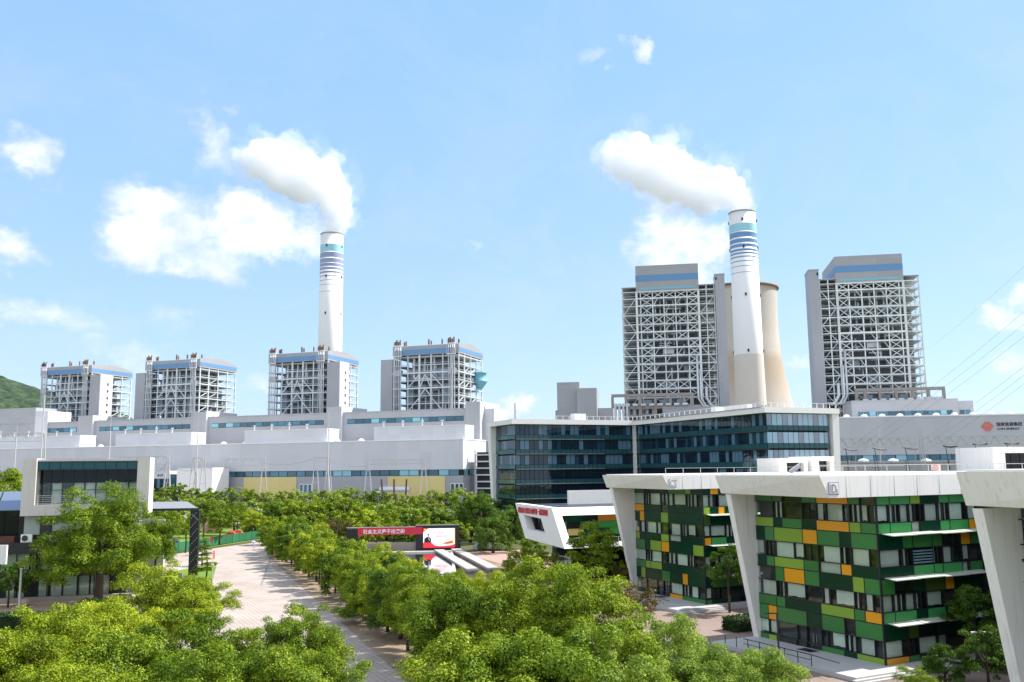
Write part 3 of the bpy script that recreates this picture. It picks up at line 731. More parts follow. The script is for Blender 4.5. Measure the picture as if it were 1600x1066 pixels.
# ------------------------------------------------------------------ right power block
RPx, RPy = 150.98, 360.0
def rframe(name, label, cat, u=0, v=0, group=None):
    c, s = math.cos(A_R), math.sin(A_R)
    return thing(name, label, cat, (RPx + u * c - v * s, RPy + u * s + v * c, 0), A_R, group)
rh = rframe('turbine_hall', 'right turbine hall with red logo and lettering high on its grey wall', 'power plant hall')
box(rh, 'wall', -62, 120, 0, 38, 0, 20.4, M_upper_r)
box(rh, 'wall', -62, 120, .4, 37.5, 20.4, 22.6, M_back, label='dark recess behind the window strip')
box(rh, 'wall', -62.1, 120.1, -.3, 38.2, 22.6, 37.4, M_hall_r, label='pale upper wall')
box(rh, 'parapet', -62.3, 120.3, -.5, 38.4, 37.4, 37.9, M_white2)
for i in range(44):
    x0 = -62 + i * 4.13
    box(rh, 'window_pane', x0 + .15, x0 + 4.0, .1, .25, 20.5, 22.5, G_strip)
for i in range(26):
    b = MB(); b.lathe([(1.3, 37.9), (1.3, 38.2), (1.0, 38.7), (.3, 38.9), (0.01, 39)], 12, -58 + i * 6.8, 3); b.build('roof_ventilator', M_white2, rh, True)
# logo: two overlapping lozenges with a pale bow between
def fnlogo(a, z, h): return (34.3 + a * .50, -.32 - h, 33.2 + z * .58)
lg = MB()
lg.prism([(-4.6, 0), (-1.6, 3.1), (-1.0, 3.1), (0, 2.3), (1.0, 3.1), (1.6, 3.1), (4.6, 0), (3.4, .3), (1.6, .9), (0, 1.05), (-1.6, .9), (-3.4, .3)], 0, .12, fnlogo)
lg.prism([(-4.6, -.1), (-3.2, .05), (-1.5, .3), (0, .4), (1.5, .3), (3.2, .05), (4.6, -.1), (1.6, -3.3), (1.0, -3.3), (0, -2.5), (-1.0, -3.3), (-1.6, -3.3)], 0, .12, fnlogo)
lg.build('logo_emblem', mat('logo_red', (.62, .17, .15), .5), rh)
lg = MB(); lg.prism([(-3.6, .12), (-1.6, .55), (0, .7), (1.6, .55), (3.6, .12), (1.6, .85), (0, 1.0), (-1.6, .85)], 0, .14, fnlogo)
lg.build('logo_bow', mat('logo_gold', (.70, .42, .14), .5), rh)
text(rh, 'lettering', '国家能源集团', (37.6, -.34, 33.3), (R(90), 0, 0), 1.55, M_black_t, .05, bold=.03)
text(rh, 'lettering', 'CHN ENERGY', (37.7, -.34, 31.7), (R(90), 0, 0), 1.2, M_black_t, .05, sx=1.1, bold=.02)

ru = rframe('bunker_bay', 'grey bunker bay with blue window strip below the rightmost boiler tower', 'power plant building', 0, 40)
box(ru, 'wall', -8, 36, 0, 20, 30, 46.6, M_upper_r); box(ru, 'wall', 36, 42.3, .6, 20, 30, 46.0, M_upper_r)
box(ru, 'coping', -8.2, 36.1, -.2, 20.2, 46.6, 47, M_cap)
for k in range(16): box(ru, 'window_pane', -5.5 + k * 2.45, -5.5 + k * 2.45 + 2.3, -.15, -.05, 40.2, 42.0, G_strip)
for k in range(2): box(ru, 'window_pane', 36.6 + k * 2.4, 38.6 + k * 2.4, .45, .55, 40.2, 42.0, G_strip)
ru2 = rframe('bunker_bay', 'grey bunker bay below the boiler tower left of the chimney', 'power plant building', -90.6, 40)
box(ru2, 'wall', 0, 46, 0, 20, 0, 45.4, M_upper_r); box(ru2, 'coping', -.2, 46.2, -.2, 20.2, 45.4, 45.9, M_cap)
for k in range(9): box(ru2, 'window_pane', 1.5 + k * 2.2, 3.5 + k * 2.2, -.15, -.05, 38.2, 40.6, G_strip)
# transfer tower blocks left of the first tower boiler
t = thing('transfer_tower', 'pair of windowless grey tower blocks left of the tall boiler tower', 'power plant building', (19.7, 400, 0), A_R)
box(t, 'block', 0, 10.0, 0, 12, 0, 56.3, M_upper_r); box(t, 'block', 9.2, 17.8, -3.5, 9, 0, 53.2, M_upper_r, label='lower front block')
box(t, 'block', 17.8, 24.5, 1, 9, 0, 44.6, M_upper_r, label='low annex'); box(t, 'step', -1.0, 0, 1, 5, 0, 44, M_upper_r)

def tower(u0_, label, mirror=False):
    """tall tower boiler; local x 0..W, mirror puts the clad shaft on the left"""
    t = rframe('boiler_tower', label, 'boiler tower', u0_, 75, 'tall open steel boiler towers of the right power block')
    D = 38.0; Z0 = 42.0
    X = (lambda x: 51.4 - x) if mirror else (lambda x: x)
    def bx(name, x0, x1, *a, **k):
        xa, xb = X(x0), X(x1); return box(t, name, min(xa, xb), max(xa, xb), *a, **k)
    def br(name, p, q, w, m_): return bar(t, name, (X(p[0]), p[1], p[2]), (X(q[0]), q[1], q[2]), w, m_)
    # cap
    bx('roof_cap', 7.4, 38.7, 0, D, 107.2, 120.3, M_cap)
    bx('stripe', 7.42, 38.68, -.12, 0, 112.2, 115.4, M_stripe)
    bx('stripe', 7.28, 7.4, 0, D, 112.2, 115.4, M_stripe) if not mirror else box(t, 'stripe', X(38.7) - .12, X(38.7), .02, D, 112.2, 115.4, M_stripe)
    bx('window_strip', 9.2, 37, -.15, 0, 107.9, 108.9, M_stripe2)
    # clad shaft
    bx('duct_tower', 46.7, 51.4, -1, 12, Z0, 113.8, M_upper_r); bx('duct_tower_cap', 46.5, 51.6, -1.2, 12.2, 113.8, 114.2, M_cap)
    bx('louvre', 46.9, 47.6, -1.2, -1.0, 111, 112.5, M_dark)
    # furnace inside
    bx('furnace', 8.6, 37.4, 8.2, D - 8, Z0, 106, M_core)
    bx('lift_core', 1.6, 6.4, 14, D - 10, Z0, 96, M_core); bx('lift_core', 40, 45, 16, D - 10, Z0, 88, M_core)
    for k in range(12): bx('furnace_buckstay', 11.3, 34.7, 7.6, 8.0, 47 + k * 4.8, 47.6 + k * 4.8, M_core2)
    for k in range(7):
        x_ = 12.5 + k * 3.3; z_ = 88 + (k % 3) * 2
        rod(t, 'header_pipe', (X(x_), 6.4, 80 + (k % 2) * 3), (X(x_), 6.4, 103), .5, M_pipe)
    rnd = random.Random(int(u0_) + 5)
    for k in range(26):
        x_ = rnd.uniform(9, 37); z_ = rnd.uniform(46, 100)
        if rnd.random() < .5: rod(t, 'pipe', (X(x_), rnd.uniform(3.5, 6.5), z_), (X(x_), rnd.uniform(3.5, 6.5), z_ + rnd.uniform(4, 11)), rnd.uniform(.25, .6), M_pipe)
        else: rod(t, 'pipe', (X(x_), 5, z_), (X(min(x_ + rnd.uniform(3, 9), 38)), 5, z_), rnd.uniform(.3, .6), M_pipe)
    for sx in (17.5, 27.5):
        p = MB(); pts = [(X(sx - 3), 4.5, 79), (X(sx - 3), 4.5, 75.5), (X(sx - 2), 4.5, 74.3), (X(sx + 2), 4.5, 74.3), (X(sx + 3), 4.5, 75.5), (X(sx + 3), 4.5, 80)]
        p.tube(pts, .55, 8); p.build('pipe_bend', M_pipe, t, True)
    bx('equipment_box', 20, 25.5, 3.2, 6, 75.2, 78.4, M_pipe)
    bx('equipment_box', 19, 26, 3.4, 6.2, 58.6, 61.4, M_core2)
    for k, (x_, z_) in enumerate(((13, 66), (30, 66), (14, 93), (31, 93), (22, 50))): bx('burner_box', x_, x_ + 4, 3.5, 7.6, z_, z_ + 3.2, M_core2)
    # frame
    cols = [7.6, 9.6, 15.6, 21.2, 27.0, 32.8, 38.4]
    for x_ in cols: br('column', (x_, .8, Z0), (x_, .8, 107.2), 1.05 if x_ in (7.6, 38.4) else .5, M_steel_g)
    for x_ in (0.4, 42.3, 46.2): br('column', (x_, 1.4, Z0), (x_, 1.4, 109.6), .5, M_steel_g)
    xo = [X(0.4), X(46.2)]
    for yy in (10, 19, 28, D):
        for x_ in (0.4, 7.6, 38.4, 46.2): br('column', (x_, yy, Z0), (x_, yy, 109), .5, M_steel_g)
    lv = [44.5, 48.7, 53.0, 57.4, 61.6, 65.8, 69.9, 74.0, 78.1, 82.2, 86.2, 90.1, 94.8, 99.6, 103.4, 106.9]
    for i, z_ in enumerate(lv):
        br('beam', (7.4, .5, z_), (38.6, .5, z_), .62 if i % 3 else .85, M_steel_g)
        br('beam', (0, 1.2, z_ + .1), (7.2, 1.2, z_ + .1), .42, M_steel_g); br('beam', (38.8, 1.2, z_ + .1), (46.6, 1.2, z_ + .1), .42, M_steel_g)
        for x_ in (0.2, 46.4): br('beam', (x_, 1.5, z_ - .1), (x_, D, z_ - .1), .42, M_steel_g)
        bx('platform', .8, 7.0, 2, D - 1, z_ - .45, z_ - .25, M_plat)
        bx('platform', 39.0, 46, 2, D - 1, z_ - .45, z_ - .25, M_plat)
        bx('platform', 8.6, 37.8, 2.6 + (i % 2), 7.4, z_ - .42, z_ - .22, M_plat)
        if i < 15:
            zb = lv[i + 1]
            for x0, x1 in ((0.4, 7.2), (38.8, 46.2)):
                br('handrail', (x0, 1.0, z_ + 1.3), (x1, 1.0, z_ + 1.3), .12, M_steel_g)
            # X bracing
            bays = list(zip(cols[1:], cols[2:]))
            pat = {0: (), 1: (1, 3), 2: (0, 4, 2), 3: (1, 3, 2), 4: (0, 4), 5: (0, 4), 6: (0, 4), 7: (0, 4), 8: (0, 4), 9: (1, 3), 10: (0, 4), 11: (0, 1, 2, 3, 4), 12: (0, 4), 13: (0, 4), 14: (0, 1, 2, 3, 4)}[i]
            for k in pat:
                x0, x1 = bays[k]
                br('brace', (x0, .82, z_), (x1, .82, zb), .34, M_steel_g); br('brace', (x0, .90, zb), (x1, .90, z_), .30, M_steel_g)
            for k, (x0, x1) in enumerate(bays):
                if k not in pat and (k + i) % 2 == 0: br('brace', (x0, .84, z_), ((x0 + x1) / 2, .84, zb), .26, M_steel_g)
            if i % 2 == 0 and i < 14:
                za, zb2 = z_, lv[i + 2] if i + 2 < 16 else lv[-1]
                sgn = i % 4 == 0
                br('brace', ((.6 if sgn else 7.0), 1.0, za), ((7.0 if sgn else .6), 1.0, zb2), .3, M_steel_g)
                br('brace', ((39 if sgn else 46), 1.0, za), ((46 if sgn else 39), 1.0, zb2), .3, M_steel_g)
                for x_ in (.1, 46.5):
                    for (ya, yb) in ((2, 10), (19, 28)): br('brace', (x_, ya if sgn else yb, za), (x_, yb if sgn else ya, zb2), .3, M_steel_g)
    for x0, x1 in ((0, 7.2), (38.8, 46.6)): bx('roof_deck', x0, x1, .8, D, 109.2, 109.6, M_plat)
    # large pipes and vessels at the foot
    for k, x_ in enumerate((36.5, 37.9, 40.5)):
        p = MB(); p.tube([(X(x_), .0, 74 - k * 8), (X(x_), -.2, 52), (X(x_ + 2), -.6, 48.5), (X(x_ + 4), -.6, 47.5)], .55 + .2 * (k == 2), 8); p.build('pipe', M_pipe, t, True)
    for k in range(5): rod(t, 'vessel', (X(2.0 + k * 3.1), -2.0, 44), (X(2.0 + k * 3.1), -2.0, 50.2), .9, M_pipe)
    # concrete table in front
    for zz in (47.2, 53.2):
        if zz > 50 or True: bx('concrete_beam', -6, 34 if zz > 50 else 32, -5.6, -4.2, zz, zz + 1.5, M_conc_b)
    for x_ in (-5.5, 1.2, 8.2, 15.5, 22.8, 29.5, 33.4): bx('concrete_column', x_ - .65, x_ + .65, -5.5, -4.3, 30, 53.2, M_conc_b)
    for k in range(9): rod(t, 'small_vessel', (X(-3.5 + k * 4.0), -6.2, 49.0), (X(-1.0 + k * 4.0), -6.2, 49.0), .75, M_pipe)
    for k in range(4): rod(t, 'stack_pipe', (X(-4.0 + k * 1.9), -6.6, 34), (X(-4.0 + k * 1.9), -6.6, 50), .62, M_pipe)
    for k in range(3): bx('valve_house', 10 + k * 8, 14 + k * 8, -4.0, -1, 48.8, 51.6, M_core2)
    return t
tower(-109.8, 'boiler tower left of the cooling tower, clad shaft on its right side')
tower(-18.0, 'rightmost boiler tower against clear sky, clad shaft on its left side', True)

# ------------------------------------------------------------------ glass office block
AG = R(22)
ga = thing('glass_office_block', 'dark glass office block with folded white roof edge and banded floors', 'office building', (0.63, 242, 0), AG)
ca, sa = math.cos(AG), math.sin(AG)
def g2(x, y): dx, dy = x - .63, y - 242; return (dx * ca + dy * sa, -dx * sa + dy * ca)
bu, bv = g2(56.3, 201.5)          # the projecting right wing starts here (local)
WU = bu                            # west face of right wing: local u
FL = [26.45 + 0, 22.5, 18.5, 14.6, 10.7, 6.8, 2.9]
n_p = [0]
stuffmb = {}
def pane(u0p, u1p, v0p, v1p, z0, z1, m_, name='window_pane'):
    n_p[0] += 1
    if n_p[0] <= 298: box(ga, name, u0p, u1p, v0p, v1p, z0, z1, m_)
    else: stuffmb.setdefault((name + 's_far', m_.name), MB()).box(u0p, u1p, v0p, v1p, z0, z1)
# solid cores
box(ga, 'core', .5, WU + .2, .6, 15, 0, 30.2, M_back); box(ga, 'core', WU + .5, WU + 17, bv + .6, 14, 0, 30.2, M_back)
rn = random.Random(3)
for fi, zf in enumerate(FL):
    zt = 30.2 if fi == 0 else FL[fi - 1] - .35
    vis0 = zf + 1.15
    # right wing, west face
    n = 44; L0, L1 = bv, 0.0
    for k in range(n):
        a = L0 + (L1 - L0) * k / n; b_ = L0 + (L1 - L0) * (k + 1) / n
        if fi < 4: pane(WU, WU + .12, a + .07, b_ - .07, vis0, zt - .05, G_tower)
    # right face (south)
    for k in range(12):
        a = WU + 17.2 * k / 12; b_ = WU + 17.2 * (k + 1) / 12
        if fi < 3: pane(a + .06, b_ - .06, bv - .0, bv + .12, vis0, zt - .05, G_tower_l)
    # left wing front
    for k in range(27):
        a = (WU - .2) * k / 27; b_ = (WU - .2) * (k + 1) / 27
        pane(a + .06, b_ - .06, 0, .12, vis0, zt - .05, G_tower)
    for k in range(11):
        pane(0, .12, .2 + k * 1.36, 1.5 + k * 1.36, vis0, zt - .05, G_tower)
    # teal parapet strips, ledges
    sp = stuffmb.setdefault(('spandrel_glass', G_teal.name), MB())
    for k in range(27): a = (WU - .2) * k / 27; sp.box(a + .05, a + (WU - .2) / 27 - .05, -.12, 0.0, zf, zf + 1.08)
    for k in range(44): a = bv - bv * k / 44; sp.box(WU - .12, WU, a + .05, a - bv / 44 - .05, zf, zf + 1.08)
    for k in range(12): a = WU + 17.2 * k / 12; sp.box(a + .05, a + 17.2 / 12 - .05, bv - .12, bv, zf, zf + 1.08)
    for k in range(11): sp.box(-.12, 0, .2 + k * 1.36, 1.48 + k * 1.36, zf, zf + 1.08)
    box(ga, 'floor_ledge', -.3, WU - .35, -.35, .4, zf - .3, zf - .02, M_black)
    box(ga, 'floor_ledge', WU - .35, WU + .4, bv - .3, .3, zf - .3, zf - .02, M_black)
    box(ga, 'ledge_edge', 0, WU * .72, -.55, -.36, zf - .16, zf - .02, M_metal)
for (nm, mn), mb in stuffmb.items(): mb.build(nm.replace('_far', ''), bpy.data.materials[mn], ga, kind='stuff')
# folded white roof edge: a slab outline with overhang
rb = MB()
out = [(-1.8, -2.0), (WU - 1.4, -1.6), (WU - 1.6, bv - 1.6), (WU + 19.6, bv - 1.2), (WU + 19.6, 17), (-1.8, 17)]
rb.prism(out, 30.3, 31.5, lambda a, b_, h: (a, b_, h)); rb.build('roof_edge', M_white2, ga)
rb = MB(); rb.prism([(a * .985 + .3, b_ * .985 + .3) for a, b_ in out], 31.5, 31.62, lambda a, b_, h: (a, b_, h)); rb.build('roof_membrane', mat('roof_grey', (.42, .42, .42), .9), ga)
def lean(par, name, pts_b, pts_t, z0, z1, m_):
    n = len(pts_b); vv = [(x, y, z0) for x, y in pts_b] + [(x, y, z1) for x, y in pts_t]
    ff = [tuple(range(n - 1, -1, -1)), tuple(range(n, 2 * n))] + [(i, (i + 1) % n, n + (i + 1) % n, n + i) for i in range(n)]
    return link(name, mesh_data(name, vv, ff, m_), par)
lean(ga, 'end_fin', [(-.3, 14.6), (.6, 14.6), (.6, 16.4), (-.3, 16.4)], [(-1.8, 14.2), (.6, 14.2), (.6, 16.6), (-1.8, 16.6)], 0, 30.3, M_white2)
lean(ga, 'end_fin', [(WU + 17.6, bv - .2), (WU + 19.4, bv - .2), (WU + 19.4, bv + 4), (WU + 17.6, bv + 4)], [(WU + 17.6, bv - 1.0), (WU + 19.5, bv - 1.0), (WU + 19.5, bv + 4), (WU + 17.6, bv + 4)], 0, 30.3, M_white2)
box(ga, 'valley_column', WU - 1.0, WU - .2, -.9, -.1, 0, 30.3, M_white2)
for k in range(56):     # roof railing posts
    f = k / 55
    if f < .36: x_, y_ = -1.2 + f / .36 * WU, -1.2
    elif f < .8: x_, y_ = WU - 1.0, (f - .36) / .44 * bv
    else: x_, y_ = WU - 1 + (f - .8) / .2 * 20, bv - .8
    bar(ga, 'railing_post', (x_, y_, 31.6), (x_, y_, 32.6), .12, M_white2)
bar(ga, 'railing', (-1.2, -1.2, 32.6), (WU - 1, -1.2, 32.6), .09, M_white2); bar(ga, 'railing', (WU - 1, -1.2, 32.6), (WU - 1, bv - .8, 32.6), .09, M_white2)
bar(ga, 'railing', (WU - 1, bv - .8, 32.6), (WU + 19, bv - .8, 32.6), .09, M_white2)
box(ga, 'roof_hatch', 19, 22.6, 3, 5.5, 31.6, 33.6, M_white2); box(ga, 'roof_hatch', WU + 2, WU + 5, bv + 22, bv + 24, 31.6, 33.2, M_white2)
box(ga, 'roof_duct', WU + 1, WU + 2.4, bv + 8, bv + 17, 31.6, 32.8, M_white2)
bar(ga, 'lightning_rod', (1.2, 3, 31.6), (1.2, 3, 36.2), .18, M_black)

# ------------------------------------------------------------------ colourful office buildings
ZR = [(14.85, 16.0), (13.2, 14.75), (12.2, 13.1), (10.75, 12.1), (9.15, 10.65), (8.1, 9.05), (6.65, 8.0), (5.1, 6.55), (4.05, 5.0), (2.55, 3.95), (1.05, 2.45), (.2, .95)]
DL = [[(13.7, 16.3, 'g'), (12.2, 13.7, 'o'), (9.4, 12.2, 'W'), (7.4, 9.4, 'g'), (3.3, 7.4, 'O'), (1.9, 3.3, 'g'), (0, 1.9, 'B')],
 [(13.6, 16.3, 'B'), (12.2, 13.6, 'n'), (9.4, 12.2, 'B'), (7.5, 9.4, 'b'), (6.2, 7.5, 's'), (4.0, 6.2, 'C'), (3.2, 4.0, 'B'), (1.9, 3.2, 'n'), (1.0, 1.9, 'C'), (0, 1.0, 'B')],
 [(13.6, 16.3, 'l'), (12.3, 13.6, 'd'), (9.5, 12.3, 'g'), (7.5, 9.5, 'd'), (3.3, 7.5, 'O'), (1.9, 3.3, 'l'), (0, 1.9, 'g')],
 [(15.0, 16.4, 'd'), (13.6, 15.0, 'g'), (9.5, 13.6, 'l'), (7.5, 9.5, 'O'), (4.6, 7.5, 'g'), (3.2, 4.6, 'd'), (0, 3.2, 'g')],
 [(14.9, 16.3, 's'), (13.6, 14.9, 'n'), (10.8, 13.6, 'C'), (9.4, 10.8, 'C'), (7.5, 9.4, 'b'), (4.6, 7.5, 'C'), (3.3, 4.6, 'n'), (1.1, 3.3, 'C'), (0, 1.1, 'B')],
 [(14.9, 16.3, 'd'), (13.7, 14.9, 'g'), (9.5, 13.7, 'l'), (7.5, 9.5, 'g'), (4.6, 7.5, 'C'), (3.3, 4.6, 'O'), (0, 3.3, 'd')],
 [(13.7, 16.3, 'W'), (12.4, 13.7, 'g'), (9.5, 12.4, 'O'), (7.5, 9.5, 'g'), (3.3, 7.5, 'd'), (1.9, 3.3, 'l'), (0, 1.9, 'g')],
 [(13.6, 16.4, 'C'), (12.4, 13.6, 'n'), (9.5, 12.4, 'C'), (7.2, 9.5, 'B'), (6.2, 7.2, 's'), (3.2, 6.2, 'C'), (2.0, 3.2, 'n'), (1.0, 2.0, 'C'), (0, 1.0, 'B')],
 [(13.7, 16.4, 'g'), (12.4, 13.7, 'g'), (9.5, 12.4, 'd'), (7.5, 9.5, 'd'), (3.3, 7.5, 'l'), (2.0, 3.3, 'g'), (0, 2.0, 'O')],
 [(15.0, 16.4, 'g'), (13.7, 15.0, 'O'), (9.5, 13.7, 'g'), (7.5, 9.5, 'd'), (4.6, 7.5, 'g'), (3.3, 4.6, 'W'), (0, 3.3, 'g')],
 [(15.0, 16.4, 'C'), (13.8, 15.0, 'C'), (10.9, 13.8, 'G'), (9.6, 10.9, 'G'), (7.6, 9.6, 'D'), (6.8, 7.6, 'B'), (4.6, 6.8, 'C'), (3.3, 4.6, 'n'), (1.1, 3.3, 'C'), (0, 1.1, 'B')],
 [(15.2, 16.4, 'g'), (13.9, 15.2, 'l'), (11.1, 13.9, 'G'), (9.7, 11.1, 'G'), (4.8, 7.7, 'g'), (3.3, 4.8, 'd'), (0, 3.3, 'l')]]
DR = [[(0, 1.8, 'h'), (1.8, 4.6, 'h'), (4.6, 6.0, 'l'), (6.0, 8.6, 'd'), (8.6, 10.1, 'h'), (10.1, 12.9, 'h'), (12.9, 15.7, 'd')],
 [(0, 1.7, 'C'), (1.7, 3.1, 'n'), (3.1, 4.4, 'C'), (4.4, 5.9, 'n'), (5.9, 6.5, 'B'), (6.5, 8.5, 'C'), (8.5, 10.0, 'n'), (10.0, 12.7, 'C'), (12.7, 14.2, 'C')],
 [(0, 1.7, 'h'), (1.7, 4.6, 'h'), (4.6, 6.0, 'C'), (6.0, 8.6, 'd'), (8.6, 10.0, 'h'), (10.0, 12.8, 'h'), (12.8, 14.2, 'O')],
 [(0, 3.2, 'd'), (3.2, 4.6, 'g'), (4.6, 7.3, 'g'), (7.3, 8.7, 'g'), (8.7, 10.3, 'W'), (10.3, 11.4, 'B'), (11.4, 12.8, 'O'), (12.8, 14.3, 'g')],
 [(0, 3.1, 'C'), (3.1, 4.5, 'n'), (4.5, 7.3, 'L'), (7.3, 8.7, 'b'), (8.7, 10.2, 'C'), (10.2, 11.5, 'B'), (11.5, 12.7, 'C'), (12.7, 14.4, 'B')],
 [(0, 3.1, 'd'), (3.1, 4.5, 'd'), (4.5, 7.3, 'h'), (7.3, 8.6, 'h'), (8.6, 11.4, 'h'), (11.4, 12.5, 'C'), (12.5, 14.4, 'g')],
 [(0, 1.8, 'g'), (1.8, 4.4, 'W'), (4.4, 5.9, 'd'), (5.9, 8.7, 'o'), (8.7, 10.0, 'O'), (10.0, 14.4, 'd')],
 [(0, 1.6, 'C'), (1.6, 3.1, 'n'), (3.1, 4.5, 'C'), (4.5, 6.0, 'b'), (6.0, 8.5, 'C'), (8.5, 10.5, 'B'), (10.5, 12.4, 'C'), (12.4, 14.4, 'B')],
 [(0, 1.6, 'h'), (1.6, 4.5, 'h'), (4.5, 6.0, 'd'), (6.0, 8.5, 'h'), (8.5, 14.3, 'd')],
 [(0, 3.2, 'd'), (3.2, 4.6, 'o'), (4.6, 7.5, 'B'), (7.5, 8.9, 'd'), (8.9, 14.3, 'd')],
 [(0, 3.1, 'C'), (3.1, 4.5, 'n'), (4.5, 7.2, 'C'), (7.2, 8.6, 'C'), (8.6, 14.3, 'B')],
 [(0, 3.1, 'O'), (3.1, 4.5, 'g'), (4.5, 7.2, 'd'), (7.2, 8.4, 'W'), (8.4, 14.3, 'g')]]
CLf = [[(13.8, 16.4, 'o'), (9.6, 13.8, 'd'), (7.8, 9.6, 'd'), (3.8, 7.8, 'g'), (2.5, 3.8, 'l'), (0, 2.5, 'd')],
 [(13.9, 16.4, 'C'), (12.5, 13.9, 'n'), (9.7, 12.5, 'C'), (7.9, 9.7, 'b'), (6.6, 7.9, 's'), (3.7, 6.6, 'C'), (2.2, 3.7, 'n'), (1.2, 2.2, 'C'), (0, 1.2, 'B')],
 [(13.9, 16.4, 'O'), (9.7, 13.9, 'd'), (7.9, 9.7, 'W'), (4.0, 7.9, 'd'), (0, 4.0, 'd')],
 [(15.1, 16.4, 'd'), (13.9, 15.1, 'O'), (9.7, 13.9, 'd'), (7.9, 9.7, 'l'), (4.0, 7.9, 'd'), (0, 4.0, 'd')],
 [(13.9, 16.4, 'n'), (10.9, 13.9, 'C'), (9.8, 10.9, 'C'), (8.0, 9.8, 'B'), (5.1, 8.0, 'C'), (3.7, 5.1, 'n'), (1.7, 3.7, 'C'), (0, 1.7, 'B')],
 [(15.2, 16.4, 'l'), (9.8, 15.2, 'd'), (7.9, 9.8, 'l'), (5.1, 7.9, 'C'), (0, 5.1, 'd')],
 [(13.9, 16.4, 'g'), (12.6, 13.9, 'd'), (9.8, 12.6, 'l'), (7.9, 9.8, 'O'), (2.4, 7.9, 'd'), (0, 2.4, 'l')],
 [(13.8, 16.4, 'C'), (12.5, 13.8, 'n'), (9.8, 12.5, 'C'), (7.5, 9.8, 'b'), (6.5, 7.5, 's'), (3.7, 6.5, 'C'), (2.3, 3.7, 'n'), (0, 2.3, 'B')],
 [(13.9, 16.4, 'g'), (12.6, 13.9, 'l'), (9.8, 12.6, 'l'), (4.6, 9.8, 'd'), (0, 4.6, 'd')],
 [(15.1, 16.4, 'd'), (14.0, 15.1, 'l'), (9.9, 14.0, 'd'), (7.9, 9.9, 'g'), (5.0, 7.9, 'd'), (3.8, 5.0, 'O'), (0, 3.8, 'd')],
 [(13.7, 16.3, 'G'), (11.1, 13.7, 'G'), (8.0, 9.6, 'D'), (9.6, 11.1, 'G'), (5.1, 8.0, 'C'), (3.6, 5.1, 'n'), (1.6, 3.6, 'C'), (0, 1.6, 'B')],
 [(11.2, 16.3, 'd'), (9.7, 11.1, 'G'), (5.1, 8.1, 'O'), (0, 5.1, 'g')]]
CRf = [[(0, 1.3, 'd'), (1.3, 2.7, 'O'), (2.7, 7, 'd')], [(0, 1.2, 'C'), (1.2, 2.7, 'n'), (2.7, 5.5, 'C')], [(0, 1.2, 'l'), (1.2, 2.6, 'd'), (2.6, 3.7, 'O'), (3.7, 7, 'd')],
 [(0, 1.2, 'o'), (1.2, 3.9, 'd'), (3.9, 7, 'd')], [(0, 1.2, 'C'), (1.2, 3.8, 'C'), (3.8, 5.2, 'n')], [(0, 1.2, 'O'), (1.2, 3.8, 'h'), (3.8, 7, 'd')],
 [(0, 1.2, 'd'), (1.2, 5.4, 'd')], [(0, 1.1, 'C'), (1.1, 2.6, 'n'), (2.6, 5.1, 'C'), (5.1, 7, 'B')], [(0, 1.1, 'g'), (1.1, 5.5, 'd')],
 [(0, 1.1, 'd'), (1.1, 5.8, 'g')], [(0, 1.1, 'C'), (1.1, 2.6, 'n'), (2.6, 5.9, 'B')], [(0, 1.0, 'g'), (1.0, 5.9, 'd')]]

_curt = {}
def curtain_mesh():
    if 'c' in _curt: return _curt['c']
    n = 24; vs_ = []; 
    for i in range(n + 1):
        x = i / n - .5
        y = .35 * math.sin(i * 1.9) + .2 * math.sin(i * .7)
        for z in (-.5, .5): vs_.append((x, y, z + (0.02 * math.sin(i * .5) if z < 0 else 0)))
    fs_ = [(2 * i, 2 * i + 2, 2 * i + 3, 2 * i + 1) for i in range(n)]
    _curt['c'] = mesh_data('curtain', vs_, fs_, M_cur, True); return _curt['c']

class Face:
    """a facade of a building: P(s, d, z) -> local xyz, s along, d depth (negative = inside)"""
    def __init__(s, par, kind): s.par, s.kind = par, kind
    def box(s, name, s0, s1, d0, d1, z0, z1, m_):
        if s.kind == 'L': return box(s.par, name, -d1, -d0, s0, s1, z0, z1, m_)      # west face, outward = -u
        return box(s.par, name, s0, s1, -d1, -d0, z0, z1, m_)                          # south face, outward = -v
    def curtain(s, s0, s1, d, z0, z1):
        c = ((s0 + s1) / 2, -d, (z0 + z1) / 2) if s.kind == 'R' else (-d, (s0 + s1) / 2, (z0 + z1) / 2)
        return link('curtain', curtain_mesh(), s.par, c, (0, 0, 0) if s.kind == 'R' else (0, 0, R(90)), (s1 - s0, .09, z1 - z0))

